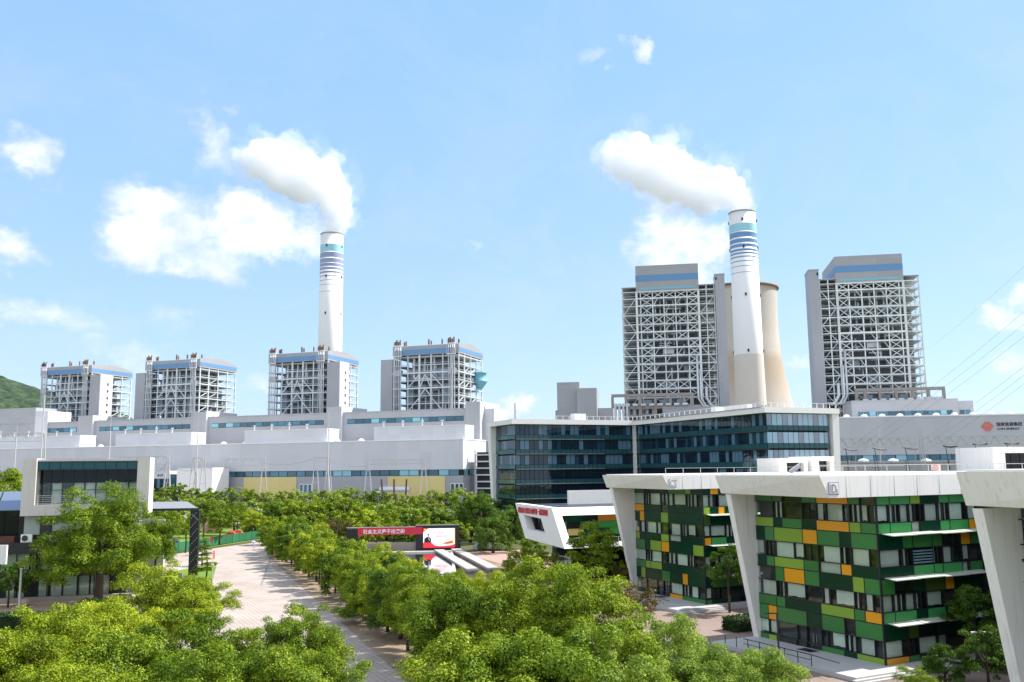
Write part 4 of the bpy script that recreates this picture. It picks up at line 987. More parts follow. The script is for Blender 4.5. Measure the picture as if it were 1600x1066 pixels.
def facade(F, rows, seed):
    rn_ = random.Random(seed)
    for (z0, z1), items in zip(ZR, rows):
        for s0, s1, k in items:
            g = .055; a, b_ = s0 + g, s1 - g
            if k in M_pan:
                F.box({'g': 'green_panel', 'h': 'green_panel', 'd': 'dark_green_panel', 'l': 'lime_panel', 'O': 'orange_panel', 'o': 'olive_panel'}[k], a, b_, -.06, .03, z0, z1, M_pan[k])
            elif k == 'n':        # pair of narrow opening lights
                w = (b_ - a)
                for q in (.10, .55):
                    pn = F.box('casement_pane', a + w * q, a + w * (q + .34), -.10, -.06, z0 + .08, z1 - .08, G_clear)
                    if rn_.random() < .8: sub(F.curtain(a + w * q, a + w * (q + .34), -.24, z0, z1), pn)
                F.box('mullion', a + w * .455, a + w * .535, -.12, .05, z0 - .03, z1 + .03, M_frame)
            elif k == 'L':
                F.box('window_pane', a, b_, -.10, -.06, z0, z1, G_dark)
                for q in range(5): zz = z0 + .1 + q * (z1 - z0 - .15) / 5; F.box('louvre_blade', a, b_, -.05, .02, zz, zz + .13, M_louv)
            elif k == 'D':
                d1 = F.box('door_pane', a + .05, (a + b_) / 2 - .05, -.16, -.10, .35, z1, G_clear); d2 = F.box('door_pane', (a + b_) / 2 + .05, b_ - .05, -.16, -.10, .35, z1, G_clear)
                sub(F.box('door_handle', (a + b_) / 2 - .22, (a + b_) / 2 - .17, -.08, -.02, .9, 1.9, M_metal), d1); sub(F.box('door_handle', (a + b_) / 2 + .17, (a + b_) / 2 + .22, -.08, -.02, .9, 1.9, M_metal), d2)
                F.box('door_frame', a - .02, a + .05, -.2, .02, .2, z1 + .04, M_frame); F.box('door_mat', a, b_, .4, 1.6, .462, .475, M_frame)
            else:
                pn = F.box('window_pane', a, b_, -.10, -.06, z0, z1, G_clear)
                if k in 'Cs':
                    lo, hi = a, b_
                    if k == 'C' and b_ - a > 1.6: lo += (b_ - a) * rn_.choice((0, 0, .12)); hi -= (b_ - a) * rn_.choice((0, .05, .18))
                    if k == 's': lo = a + (b_ - a) * .45
                    sub(F.curtain(lo, hi, -.25, z0 - .05 + rn_.choice((0, 0, .2)), z1 + .05), pn)
                elif k == 'B' and rn_.random() < .5:
                    F.box('room_back', a + .1, b_ - .2, -.40, -.36, z0, z0 + (z1 - z0) * rn_.uniform(.4, .9), M_room)
                elif k == 'b':
                    F.box('mullion', (a + b_) / 2 - .05, (a + b_) / 2 + .05, -.12, .03, z0 - .03, z1 + .03, M_frame)
                    if rn_.random() < .5: sub(F.curtain(a, a + (b_ - a) * .35, -.26, z0, z1), pn)
M_louv = mat('louvre_blue', (.22, .36, .42), .3, metal=.3)
M_shade = mat('sunshade_glass', (.62, .66, .58), .35)

def office(x, y, ang, label, left, right, tip, corner, vlen, dz=0.0, plaque=None, seed=1, ulen=34, stair=True):
    t = thing('colourful_office', label, 'office building', (x, y, 0), ang)
    top = 16.0
    # dark frame behind the panels with deep rooms
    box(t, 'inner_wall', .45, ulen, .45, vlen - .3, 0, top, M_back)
    for zz in [z for z, _ in ZR] + [16.0]:
        if zz < .3: continue
        box(t, 'transom', -.02, .45, .0, vlen, zz - .085, zz - .015, M_frame); box(t, 'transom', .46, 15, -.02, .44, zz - .085, zz - .015, M_frame)
    for zz in (.2, 4.0, 8.05, 12.15):
        box(t, 'floor_slab', -.0, .44, .02, vlen - .02, zz - .13, zz - .086, M_frame)
    box(t, 'corner_post', -.09, .08, -.09, .08, .2, top, M_frame)
    FLf, FRf = Face(t, 'L'), Face(t, 'R')
    if left:
        facade(FLf, left, seed)
        for rr in left:      # full-height division mullions per row
            pass
        for (z0, z1), items in zip(ZR, left):
            for s0, s1, k in items[:-1]: box(t, 'mullion', -.05, .43, s0 - .045, s0 + .045, z0, z1, M_frame)
    if right:
        facade(FRf, right, seed + 9)
        ext = max(i_[1] for i_ in right[0])
        for (z0, z1) in ZR:
            for k in range(5): FRf.box('dark_green_panel' if z1 - z0 < 1.3 else 'window_pane', max(14.5, ext) + k * 2.8 + .05, max(14.5, ext) + k * 2.8 + 2.75, -.06, .0, z0, z1, M_pan['d'] if z1 - z0 < 1.3 else G_dark)
        for (z0, z1), items in zip(ZR, right):
            for s0, s1, k in items[:-1]: box(t, 'mullion', s1 - .045, s1 + .045, -.05, .43, z0, z1, M_frame)
        for zz in (12.05, 8.05, 4.0):
            for q in range(4):
                s0 = .5 + q * 3.4
                o = box(t, 'sunshade', s0, s0 + 3.3, -1.35, -.05, zz + .02, zz + .09, M_shade)
                o.rotation_euler = (R(5), 0, 0); o.location.z += (.0, .03, -.02, .01)[q]
    if right:
        box(t, 'shading_wing', 15.4, 31, -20.5, -.3, 0, 15.6, M_back)  # mostly hidden wing, added to keep the court and south face shaded
        for k in range(7):
            for z0, z1 in ZR[::2]: box(t, 'wing_pane', 15.3, 15.38, -20 + k * 2.8, -17.4 + k * 2.8, z0, z1, G_dark)  # panes on the added shading wing
    # white fin wall at the far end of the west face: wide at the top, closing at the foot
    tu, tv = tip
    fb = MB(); fb.prism([(.35, 0), (-.25, 0), (tu + .75, 15.6), (.35, 15.6)], vlen - .02, vlen + .75, lambda a, z, h: (a, h, z)); fb.build('end_fin', M_white, t)
    # roof slab with a sloping fascia
    cu_, cv_ = corner
    zt, zb = 17.5 + dz, 15.62 + dz * .3
    Ttop = [(tu, tv + .9), (cu_, cv_), (ulen + 8, cv_), (ulen + 8, tv + .9)]
    Tbot = [(tu + .75, tv + .9), (cu_ + 1.1, cv_ + .02), (ulen + 8, cv_ + .02), (ulen + 8, tv + .9)]
    vv = [(a, b_, zb) for a, b_ in Tbot] + [(a, b_, zt) for a, b_ in Ttop]
    ff = [(3, 2, 1, 0), (4, 5, 6, 7), (0, 1, 5, 4), (1, 2, 6, 5), (2, 3, 7, 6), (3, 0, 4, 7)]
    link('roof_fascia', mesh_data('roof_fascia', vv, ff, M_white), t)
    if plaque:
        for k in range(12): box(t, 'fascia_joint', cu_ + 3.2 + k * 3.1, cu_ + 3.225 + k * 3.1, cv_ - .004, cv_ + .02, zb + .05, zt - .02, M_metal)
    # parapet upstand and grey roof
    pb = MB(); pb.prism([(tu + .5, tv + .5), (cu_ + .5, cv_ + .4), (ulen + 7.5, cv_ + .4), (ulen + 7.5, tv + .5)], zt + .002, zt + .12, lambda a, b_, h: (a, b_, h)); pb.build('roof_coping', M_conc, t)
    if plaque:
        # plate on the south fascia near the corner
        sl = math.atan2(.25, zt - zb)
        p0 = (cu_ + 1.0, cv_ - .01)
        pl = box(t, 'plaque', p0[0], p0[0] + 1.25, p0[1] - .02, p0[1] + .06, zb + .30, zb + 1.42, M_metal)
        pf = box(t, 'plaque_face', p0[0] + .08, p0[0] + 1.17, p0[1] - .05, p0[1] - .02, zb + .38, zb + 1.34, M_white2)
        text(t, 'plaque_lettering', plaque, (p0[0] + .14, p0[1] - .06, zb + .46), (R(90), 0, 0), 1.12, M_metal, .01, sx=.72)
        sub(pf, pl)
        text(t, 'plaque_lettering', 'E', (p0[0] + .88, p0[1] - .06, zb + .46), (R(90), 0, 0), .42, M_metal, .01)
    # terrace and steps on the west side
    box(t, 'terrace', -6.2, .0, -2.2, vlen + .6, .06, .45, M_terr)
    box(t, 'terrace', .0, 16, -2.2, -.1, .06, .45, M_terr)
    if stair:
        for k in range(2):
            box(t, 'step', -6.9 - k * .45 + .25, 15, -2.6 - k * .42, -2.2 - k * .42 + .0, .06, .31 - k * .13, M_terr)
    for k in range(9):
        v = vlen - 1.4 - k * 1.7
        if 3.0 < v: bar(t, 'railing_post', (-6.0, v, .45), (-6.0, v, 1.45), .06, M_darkmetal)
    bar(t, 'handrail', (-6.0, 3.2, 1.45), (-6.0, vlen - 4.2, 1.45), .07, M_darkmetal); bar(t, 'handrail', (-6.0, 3.2, .98), (-6.0, vlen - 4.2, .98), .05, M_darkmetal)
    bar(t, 'handrail', (-6.0, 3.2, 1.45), (-6.35, -.6, 1.40), .06, M_darkmetal)
    # roof railing
    for k in range(13): bar(t, 'roof_railing_post', (cu_ + 1.6 + k * 2.9, cv_ + 1.5, zt + .1), (cu_ + 1.6 + k * 2.9, cv_ + 1.5, zt + .95), .06, M_mast)
    bar(t, 'roof_railing', (cu_ + 1.6, cv_ + 1.5, zt + .95), (ulen + 6, cv_ + 1.5, zt + .95), .06, M_mast)
    return t
office(33.78, 85.81, A_C, 'office building of green and orange panels, the middle and largest one with white roof slab', DL, DR, (-4.1, 17.0), (-7.8, -.9), 16.4, 0.1, 'ID', 1)
office(25.47, 123.91, R(26), 'rear green panelled office, partly hidden by the white fin of the middle office', CLf, CRf, (-4.7, 17.0), (-6.6, 6.3 - 6.6), 16.4, -.05, 'CT', 4)
office(41.4, 47.8, A_C, 'white fin and roof corner of the nearest office at the right edge', None, None, (-4.3, 16.5), (-7.8, -.9), 16.2, 0.55, None, 7, stair=False)

# small white roof pavilions
def pavilion(x, y, w, d, z0, h, ang, label):
    t = thing('roof_pavilion', label, 'roof pavilion', (x, y, z0), ang)
    box(t, 'roof', -.4, w + .4, -.5, d, h - .75, h, M_white)
    box(t, 'pier', -.4, 1.2, -.4, d, 0, h - .75, M_white); box(t, 'pier', w - .5, w + .4, -.4, d, 0, h - .75, M_white)
    n = max(4, int(w / 1.3))
    for k in range(n): a = 1.25 + k * (w - 1.8) / n; box(t, 'window_pane', a, a + (w - 1.8) / n - .12, .3, .36, .05, h - .8, G_dark)
    box(t, 'inner_wall', 1.2, w - .5, .5, d - .2, 0, h - .76, M_room)
    return t
pavilion(44.0, 151, 5.4, 5, 17.5, 2.35, R(26), 'small white rooftop room with dark windows left of the glass block end wall')
pavilion(50.2, 153.6, 4.2, 5, 17.5, 2.6, R(26), 'small white rooftop room joined on the right behind the middle office roof')
pavilion(59.0, 112, 14, 7, 17.6, 3.0, R(8), 'white rooftop room with large dark panes at the right edge')
t = thing('cloth_sheet', 'pink cloth hanging over the roof railing near the right edge', 'cloth', (51.3, 112, 17.6), R(20))
b = MB(); 
for i in range(6):
    pass
vv = [(i * .26, .12 * math.sin(i * 1.3) + .1, z) for i in range(7) for z in (0, 1.0)]
link('sheet', mesh_data('sheet', vv, [(2 * i, 2 * i + 2, 2 * i + 3, 2 * i + 1) for i in range(6)], mat('cloth_pink', (.62, .42, .36), .9)), t)
t = thing('satellite_panel', 'tilted white panel standing on the middle office roof', 'panel', (33.6, 111.5, 17.6), R(24))
box(t, 'board', 0, 1.9, 0, .06, .25, .9, M_white2).rotation_euler = (R(20), R(-28), 0); bar(t, 'strut', (.5, .1, 0), (.5, .1, .5), .06, M_mast); bar(t, 'strut', (1.4, .1, 0), (1.4, .1, .6), .06, M_mast)

# ------------------------------------------------------------------ white slanted hall with red lettering
AW = R(20)
wh = thing('slanted_hall', 'white slanted hall with red lettering, a deep window and coloured panels', 'hall', (6.32, 152.96, -3.7), AW)
wh.scale = (1.2, 1.2, 1.2)
# end wall as a sheared slab with a parallelogram opening (plane u = 0, outward -u)
def shz(z): return -4.3 * (13.1 - z) / 5.2       # v shift with height
O = [(0, 13.1), (14.7, 13.3), (10.5, 8.3), (-4.3, 7.9)]
Wn = [(4.1, 11.45), (11.1, 11.7), (9.4, 9.65), (2.5, 9.5)]
def ring(mb, outer, inner, h0, h1):
    n = 4; b0 = len(mb.v)
    for h in (h0, h1):
        for p in outer: mb.v.append((h, p[0], p[1]))
        for p in inner: mb.v.append((h, p[0], p[1]))
    for i in range(4):
        j = (i + 1) % 4
        mb.f.append((b0 + i, b0 + j, b0 + 4 + j, b0 + 4 + i)); mb.f.append((b0 + 8 + 4 + i, b0 + 8 + 4 + j, b0 + 8 + j, b0 + 8 + i))
        mb.f.append((b0 + i, b0 + 8 + i, b0 + 8 + j, b0 + j)); mb.f.append((b0 + 4 + j, b0 + 12 + j, b0 + 12 + i, b0 + 4 + i))
mb = MB(); ring(mb, O, Wn, 0, 1.15)
wall_o = mb.build('end_wall', M_white2, wh)
dg_ = bpy.context.view_layer.update()
box(wh, 'window_back', 1.6, 1.7, 1.5, 12.2, 9.0, 12.0, G_dark)
for v in (3.6, 5.2, 6.8, 8.4, 10.0): box(wh, 'mullion', 1.5, 1.6, v - .05, v + .05, 9.2, 11.9, M_frame)
# body behind
mb = MB(); mb.prism([(.9, 12.15), (14.2, 12.3), (10.2, 8.2), (-1.2, 8.2), (.9, 8.2)], 1.75, 24, lambda a, z, h: (h, a, z)); mb.build('body', M_back, wh)
lean(wh, 'roof_fascia', [(1.15, -.75), (26, -.75), (26, 14), (1.15, 14)], [(1.15, .0), (26, .0), (26, 14.6), (1.15, 14.6)], 12.05, 13.1, M_white2)
box(wh, 'roof_gravel', 1.4, 25, .8, 13.5, 13.11, 13.16, M_black)
box(wh, 'roof_upstand', 6.5, 25.5, 9, 9.5, 13.16, 15.2, M_white2)
pat = [[(1.3, 2.4, 'w'), (2.4, 5.0, 'd'), (5.0, 7.4, 'w'), (7.4, 12.4, 'o2'), (12.4, 16, 'd'), (16, 22, 'd')], [(1.3, 2.6, 'g'), (2.6, 5.0, 'w'), (5.0, 7.4, 'g'), (7.4, 12.4, 'g'), (12.4, 15.5, 'd'), (15.5, 22, 'g')],
       [(1.3, 2.7, 'w'), (2.7, 5.2, 'l2'), (5.2, 9.2, 'd'), (9.2, 12.4, 'g'), (12.4, 14.4, 'O'), (14.4, 22, 'd')], [(1.3, 2.9, 'w'), (2.9, 5.2, 'w'), (5.2, 9, 'd'), (9, 13, 'w'), (13, 17, 'd'), (17, 22, 'd')]]
mo = mat('panel_rust_orange', (.34, .13, .015), .4); mt = mat('panel_tan', (.36, .28, .09), .4)
for r_, rr in enumerate(pat):
    z1 = 12.0 - r_ * .95
    for s0, s1, k in rr:
        if k == 'w': box(wh, 'window_pane', s0 + .05, s1 - .05, .86, .92, z1 - .9, z1, G_dark)
        else: box(wh, 'facade_panel', s0 + .05, s1 - .05, .82, .9, z1 - .9, z1, {'o2': mo, 'l2': mt}.get(k) or M_pan[k])
mb = MB(); mb.prism([(-3.5, 7.95), (10.3, 8.2), (10.3, 8.05), (-3.5, 7.8)], 1.15, 26, lambda a, z, h: (h, a, z)); mb.build('soffit', M_white2, wh)
box(wh, 'balcony_floor', 1.3, 24, -3.0, .8, 8.0, 8.22, M_white2)
bar(wh, 'balcony_rail', (2, -2.6, 9.1), (24, -2.6, 9.1), .06, M_mast)
for k in range(10): bar(wh, 'rail_post', (2 + k * 2.3, -2.6, 8.2), (2 + k * 2.3, -2.6, 9.1), .05, M_mast)
box(wh, 'ground_floor', 4, 24, 2.2, 9.5, 0, 7.8, M_room)
for k in range(12): box(wh, 'ground_pane', 4 + k * 1.6, 5.5 + k * 1.6, 2.05, 2.15, .4, 7.4, G_dark)
for k in range(5): box(wh, 'ground_pane', 3.85, 3.95, 2.4 + k * 1.42, 3.7 + k * 1.42, .4, 7.4, G_dark)
text(wh, 'lettering', '建设具有全球竞争力的世界一流能源集团', (-.05, 13.3, 12.02), (R(90), R(0), R(-90)), .92, M_red_t, .03, sx=.72, bold=.015)

# ------------------------------------------------------------------ left house
AH = R(15)
hs = thing('concrete_house', 'office house with raw concrete box frame above dark stone storeys at left', 'office building', (-71.9, 134.2, 0), AH)
hs.scale = (.92, 1, 1)
# concrete frame
zb, zt = 12.4, 20.7
box(hs, 'concrete_pier', 0, 1.95, -.6, 5, 12.4, 20.7, M_conc); box(hs, 'concrete_pier', 17.0, 18.9, -.6, 5, 12.4, 20.8, M_conc)
box(hs, 'concrete_sill', 1.95, 17.0, -.6, 5, 12.4, 13.95, M_conc); box(hs, 'roof_beam', 1.95, 17.0, -.1, 4.9, 20.3, 20.6, M_conc)
for k in range(9): box(hs, 'top_light', 2.0 + k * 1.67, 3.6 + k * 1.67, .2, .3, 19.1, 20.25, G_teal)
for k in range(9):
    a = 2.0 + k * 1.67
    box(hs, 'window_pane', a, a + 1.6, 2.1, 2.2, 17.2, 19.0, G_dark); box(hs, 'window_pane', a, a + 1.6, 2.1, 2.2, 14.0, 17.1, G_clear)
    if k not in (0, 2): link('curtain', curtain_mesh(), hs, (a + .8, 2.5, 15.55), None, (1.45, .07, 3.0))
    box(hs, 'mullion', a + 1.6, a + 1.67, 2.0, 2.3, 13.96, 19.08, M_frame)
box(hs, 'transom', 2.0, 17, 2.0, 2.25, 17.1, 17.2, M_frame); box(hs, 'transom', 2.0, 17, 2.0, 2.25, 16.0, 16.08, M_frame)
box(hs, 'inner_wall', 1.96, 17, 2.9, 4.9, 13.95, 20.3, M_back)
box(hs, 'top_rail', 2.0, 17, .15, .35, 18.98, 19.1, M_frame)
for k in range(5): bar(hs, 'balcony_rail', (2.0, .0, 14.15 + k * .28), (17, .0, 14.15 + k * .28), .05 if k < 4 else .08, M_mast)
for k in range(8): bar(hs, 'rail_post', (2.3 + k * 2.05, .0, 13.95), (2.3 + k * 2.05, .0, 15.3), .07, M_mast)
# second storey behind: pale blinds, dark piers
box(hs, 'storey_wall', -.5, 15, 1.2, 6, 8.7, 12.4, M_back)
M_blind = mat('blind_pale_green', (.40, .47, .42), .7)
for x0, x1 in ((.3, 2.6), (4.4, 7.7), (7.9, 11), (11.2, 14)): box(hs, 'blind_window', x0, x1, 1.0, 1.15, 9.6, 12.3, M_blind)
box(hs, 'dark_pier', 2.7, 4.3, .8, 1.18, 8.7, 12.38, M_black)
# lower storeys, dark stone
box(hs, 'storey_wall', -24, 16, .9, 9, 0, 7.3, M_back)
box(hs, 'stone_band', -24, 17, -.4, 9.2, 7.0, 8.6, M_black); box(hs, 'stone_band', -24, 17, .0, .88, 3.75, 4.5, M_black); box(hs, 'plinth', -24, 17, .0, .9, 0, .75, M_conc_b)
for x0, x1 in ((-7.2, -3.4), (-3.1, -2), (-1.8, 1.5), (1.7, 2.4), (3.2, 5.0), (5.2, 7.4), (7.6, 10), (10.4, 13)):
    box(hs, 'window_pane', x0, x1, .6, .7, 4.6, 6.95, G_clear); box(hs, 'blind', x0 + .05, x1 - .05, .75, .8, 4.6, 6.9, M_blind)
for x0, x1 in ((-1.6, -.2), (0, 1.0), (3.0, 4.4), (4.8, 6.4), (6.6, 8.6), (8.8, 10.4), (10.6, 13.4)):
    box(hs, 'window_pane', x0, x1, .6, .7, .8, 3.6, G_clear); box(hs, 'blind', x0 + .05, x1 - .05, .75, .8, .8, 3.5, M_blind)
for k in range(10): box(hs, 'mullion', -7.3 + k * 2.3, -7.2 + k * 2.3, .5, .72, .75, 7.0, M_frame)
# glazed wing at far left with sloping roof lights
box(hs, 'wing_wall', -20, -.6, 3.5, 10, 8.6, 13.2, M_back)
for k in range(9): box(hs, 'wing_pane', -20 + k * 2.12, -18.0 + k * 2.12, 3.3, 3.45, 9.6, 13.0, G_dark)
for k in range(5):
    o = link('roof_light', mesh_data('roof_light', [(0, 0, 0), (3.6, 0, 0), (3.6, 3.2, 2.6), (0, 3.2, 2.6), (0, 0, -.15), (3.6, 0, -.15), (3.6, 3.2, 2.45), (0, 3.2, 2.45)], CF[1:2] and [(0, 1, 2, 3), (7, 6, 5, 4), (0, 4, 5, 1), (1, 5, 6, 2), (2, 6, 7, 3), (3, 7, 4, 0)], mat('rooflight_blue', (.24, .30, .40), .2, metal=.4)), hs, (-19.8 + k * 3.85, 3.4, 13.25))
for k in range(9): box(hs, 'planter', -9.4 + k * 2.2, -7.4 + k * 2.2, .1, .9, 8.6, 9.5, mat('planter_red', (.13, .05, .035), .8)) if k < 4 else None
for i, x_ in enumerate((.2, 4.3)):
    t = thing('air_conditioner', 'white outdoor air conditioner on the dark ledge, %s one below the concrete box' % ('left' if i == 0 else 'right'), 'air conditioner',
              (-71.9 + x_ * .92 * math.cos(AH) - .1 * -math.sin(AH), 134 + x_ * math.sin(AH) + .1, 8.62), AH, 'air conditioners on the ledge')
    box(t, 'casing', 0, 1.5, 0, .5, 0, 1.15, M_white2)
    b = MB(); b.lathe([(.42, 0), (.42, .03), (.36, .04), (.1, .03), (.01, .03)], 20); o = b.build('fan_grille', M_darkmetal, t); o.location = (.55, -.01, .58); o.rotation_euler = (R(90), 0, 0)

# long low concrete wall piece behind the big tree
t = thing('garden_wall', 'short weathered concrete wall end glimpsed under the black canopy beam', 'wall', (-60.6, 150, 0), R(10))
box(t, 'wall_panel', 0, 1.8, 0, .4, 0, 11.0, M_conc); box(t, 'wall_panel', 1.84, 3.6, 0, .4, 0, 10.9, M_conc)

# black canopy frame
cn = thing('canopy_frame', 'black L shaped canopy beam on a tall black post dotted with lights', 'canopy', (-57.7, 167, 0), R(8))
box(cn, 'post', -.85, .65, -.5, .7, 0, 11.6, M_black)
lean(cn, 'beam', [(-24, -.6), (.66, -.6), (.66, 1.0), (-24, 1.0)], [(-24, -.6), (.66, -.6), (-1.6, 2.6), (-24, 2.6)], 11.62, 12.05, M_darkmetal)
lt = MB(); lt.add([(-24, -.5, 12.06), (.4, -.5, 12.06), (-2.2, 3.0, 13.15), (-24, 3.0, 13.15), (-24, -.5, 11.9), (.4, -.5, 11.9), (-2.2, 3.0, 12.9), (-24, 3.0, 12.9)], [(0, 1, 2, 3), (7, 6, 5, 4), (0, 4, 5, 1), (1, 5, 6, 2), (2, 6, 7, 3), (3, 7, 4, 0)]); lt.build('beam_top', mat('metal_sunlit_grey', (.24, .25, .27), .6), cn)  # top of the black beam in lighter grey, sunlight painted into its colour
M_spot = mat('stud_light', (.8, .8, .78), .4)
for k in range(34):
    zz = .6 + k * .32; xx = -.72 + (k % 5) * .27
    box(cn, 'stud_light', xx, xx + .10, -.53, -.5, zz, zz + .10, M_spot)
for k in range(6): box(cn, 'stud_light', -.6 + k * .2, -.5 + k * .2, -.53, -.5, 10.9 - k * .2, 11.0 - k * .2, M_spot)

# low timber ramp edge beside the post
t = thing('low_wall', 'low pale slatted wall at the foot of the black post', 'wall', (-67, 157.5, 0), R(6))
for k in range(8): box(t, 'slat', k * 1.3, k * 1.3 + 1.22, 0, .3, 0, 1.5, mat('slat_grey', (.30, .28, .27), .8))

# ------------------------------------------------------------------ screen wall, banner, pool
AS = R(4.5)
sw = thing('screen_wall', 'black free standing wall frame holding the video screen by the pool', 'billboard', (-37.9, 209, 0), AS)
box(sw, 'pillar', 0, 2.5, 0, 1.3, 0, 5.35, M_black); box(sw, 'top_beam', 2.5, 15.6, .1, 1.2, 5.2, 5.55, M_black)
box(sw, 'screen_panel', 15.6, 25.4, 0, 1.3, 0, 5.9, M_black); box(sw, 'coping', -.1, 15.6, -.05, 1.35, 5.56, 5.66, M_metal); box(sw, 'coping', 15.6, 25.5, -.05, 1.35, 5.91, 6.0, M_metal)
M_scr = mat('screen_light', (.92, .86, .86), .3, emit=.35)
scr = box(sw, 'screen', 17.3, 24.5, -.10, -.01, .95, 5.25, M_scr)
def flat(name, pts, d, m_):
    n = len(pts); me = mesh_data(name, [(a, -.10 - d, z) for a, z in pts], [tuple(range(n))], m_); sub(link(name, me, sw), scr)
M_sr = mat('screen_red', (.80, .03, .05), .3, emit=.35); M_so = mat('screen_cream', (.95, .70, .42), .3, emit=.3); M_ss = mat('screen_suit', (.03, .03, .04), .4); M_sk = mat('screen_skin', (.55, .42, .36), .4, emit=.1)
flat('screen_wave', [(17.3, .95), (24.5, .95), (24.5, 1.75), (23.6, 1.45), (22.2, 1.3), (20.6, 1.3), (19.8, 1.5), (19.2, 2.1), (17.3, 2.1)], .012, M_sr)
flat('screen_glow', [(22.4, 1.42), (24.5, 1.9), (24.5, 5.25), (24.25, 5.25), (24.1, 3.2), (23.3, 2.2)], .008, M_so)
flat('screen_ribbon', [(21.6, 1.75), (22.2, 2.1), (23.2, 2.35), (24.0, 2.5), (24.05, 1.95), (22.8, 1.75)], .016, mat('screen_ribbon', (.62, .14, .08), .3, emit=.2))
flat('screen_corner', [(17.3, 4.5), (17.9, 4.75), (18.4, 5.25), (17.3, 5.25)], .012, M_sr)
flat('screen_star', [(17.45, 4.85), (17.9, 4.85), (18.0, 5.15), (17.5, 5.15)], .016, mat('screen_yellow', (.9, .6, .1), .3, emit=.3))
flat('screen_figure_suit', [(17.5, 2.1), (17.55, 3.0), (18.1, 3.35), (18.45, 3.4), (18.8, 3.35), (19.05, 3.0), (19.1, 2.1)], .016, M_ss)
flat('screen_figure_shirt', [(18.45, 3.35), (18.68, 3.35), (18.75, 2.6), (18.6, 2.5)], .02, M_white_t)
flat('screen_figure_head', [(18.45 + .2 * math.cos(a), 3.68 + .29 * math.sin(a)) for a in [k * math.pi / 5 for k in range(10)]], .02, M_sk)
flat('screen_figure_hair', [(18.22, 3.72), (18.26, 4.0), (18.5, 4.08), (18.7, 3.98), (18.68, 3.85), (18.4, 3.85)], .024, M_ss)
text(sw, 'screen_lettering', '守初心 担使命', (19.15, -.125, 4.05), (R(90), 0, 0), .48, M_sr, .004)
text(sw, 'screen_lettering', '找差距 抓落实', (20.0, -.125, 3.3), (R(90), 0, 0), .48, M_sr, .004)
box(sw, 'base_wall', 2.5, 15.6, .6, 1.2, 0, 2.1, M_conc_b)
bn = thing('banner', 'red banner with white lettering hung on the black wall frame', 'banner', (-37.9, 209, 0), AS)
box(bn, 'cloth', 2.55, 17.1, -.12, -.04, 4.0, 5.6, M_red)
text(bn, 'lettering', '社会主义是干出来的', (3.7, -.15, 4.36), (R(90), 0, 0), 1.05, M_white_t, .01, sx=1.0, bold=.03)
bn.children[-1].data.transform(Matrix.Identity(4))
bn.location = (-37.9, 208.95, 0)

t = thing('reflecting_pool', 'dark reflecting pool in front of the video screen', 'pool', (-24, 160, 0), AS)
M_water = glass('pool_water', (.9, .93, .95), refl=.12, rough=.02, body=(.02, .025, .022))
box(t, 'water', -6, 13.5, 0, 46, .10, .18, M_water); box(t, 'pool_edge', -6.4, 14, 46, 47.2, .08, .5, M_conc); box(t, 'pool_edge', 13.5, 14.0, -1, 46, .08, .32, M_conc)
box(t, 'pool_edge', -6.5, -6, -1, 46, .08, .42, M_conc); box(t, 'pool_edge', -6, 13.5, -.5, 0, .08, .42, M_conc)
M_slab = mat('slab_granite', (.44, .40, .38), .8, var=.1, scale=.6)
for nm, x0, y0, lb in (('footbridge', -17.9, 207.5, 'left stone slab footbridge running diagonally over the pool'), ('footbridge', -14.3, 209.5, 'right stone slab footbridge running diagonally beside the pool')):
    t = thing(nm, lb, 'footbridge', (x0, y0, .5), R(-77))
    for k in range(14): box(t, 'slab', k * 3.1, k * 3.1 + 3.04, 0, 2.1, 0, .28, M_slab)
    box(t, 'beam', .2, 43, .3, 1.8, -.45, -.02, M_conc_b)

# ------------------------------------------------------------------ green fence, sculptures, person
fe = thing('construction_fence', 'green sheet fence with posts along the far left edge of the plaza', 'fence', (0, 0, 0))
fp = [(-96.5, 168), (-88.0, 186.5), (-84.3, 191.7), (-79.4, 214), (-75.4, 236), (-71.3, 256.5), (-66, 280)]
M_fence = mat('fence_green', (.025, .15, .065), .55, var=.1, objvar=.18)
for (xa, ya), (xb, yb) in zip(fp, fp[1:]):
    d = math.hypot(xb - xa, yb - ya); n = int(d / 3.0)
    for k in range(n):
        p = Vector((xa + (xb - xa) * k / n, ya + (yb - ya) * k / n, 0)); q = Vector((xa + (xb - xa) * (k + 1) / n, ya + (yb - ya) * (k + 1) / n, 0))
        o = box(fe, 'fence_panel', -d / n / 2 + .04, d / n / 2 - .04, -.03, .03, .1, 2.2, M_fence)
        mid = (p + q) / 2; o.location = (mid.x, mid.y, 1.15); o.rotation_euler = (0, 0, math.atan2(yb - ya, xb - xa))
        bar(fe, 'fence_post', (p.x, p.y, 0), (p.x, p.y, 2.35), .12, M_darkmetal)
def rock(name, label, cat, loc, s, m_, seed, sub=3):
    t = thing(name, label, cat, loc)
    import bmesh
    bm = bmesh.new(); bmesh.ops.create_icosphere(bm, subdivisions=sub, radius=1)
    for v in bm.verts:
        n_ = mnoise.noise(v.co * 1.4 + Vector((seed, 0, 0))); v.co *= 1 + .55 * n_ + .12 * mnoise.noise(v.co * 5 + Vector((seed, 3, 0)))
        v.co = Vector((v.co.x * s[0], v.co.y * s[1], max(-.3, v.co.z) * s[2]))
    me = bpy.data.meshes.new('stone'); bm.to_mesh(me); bm.free(); me.materials.append(m_); link('stone', me, t); return t
rock('standing_stone', 'tall tan standing stone on the lawn under a tree', 'stone', (-89, 272, 2.2), (2.4, 1.5, 4.6), mat('stone_tan', (.50, .30, .20), .9, var=.3, scale=.6, bump=.5), 2)
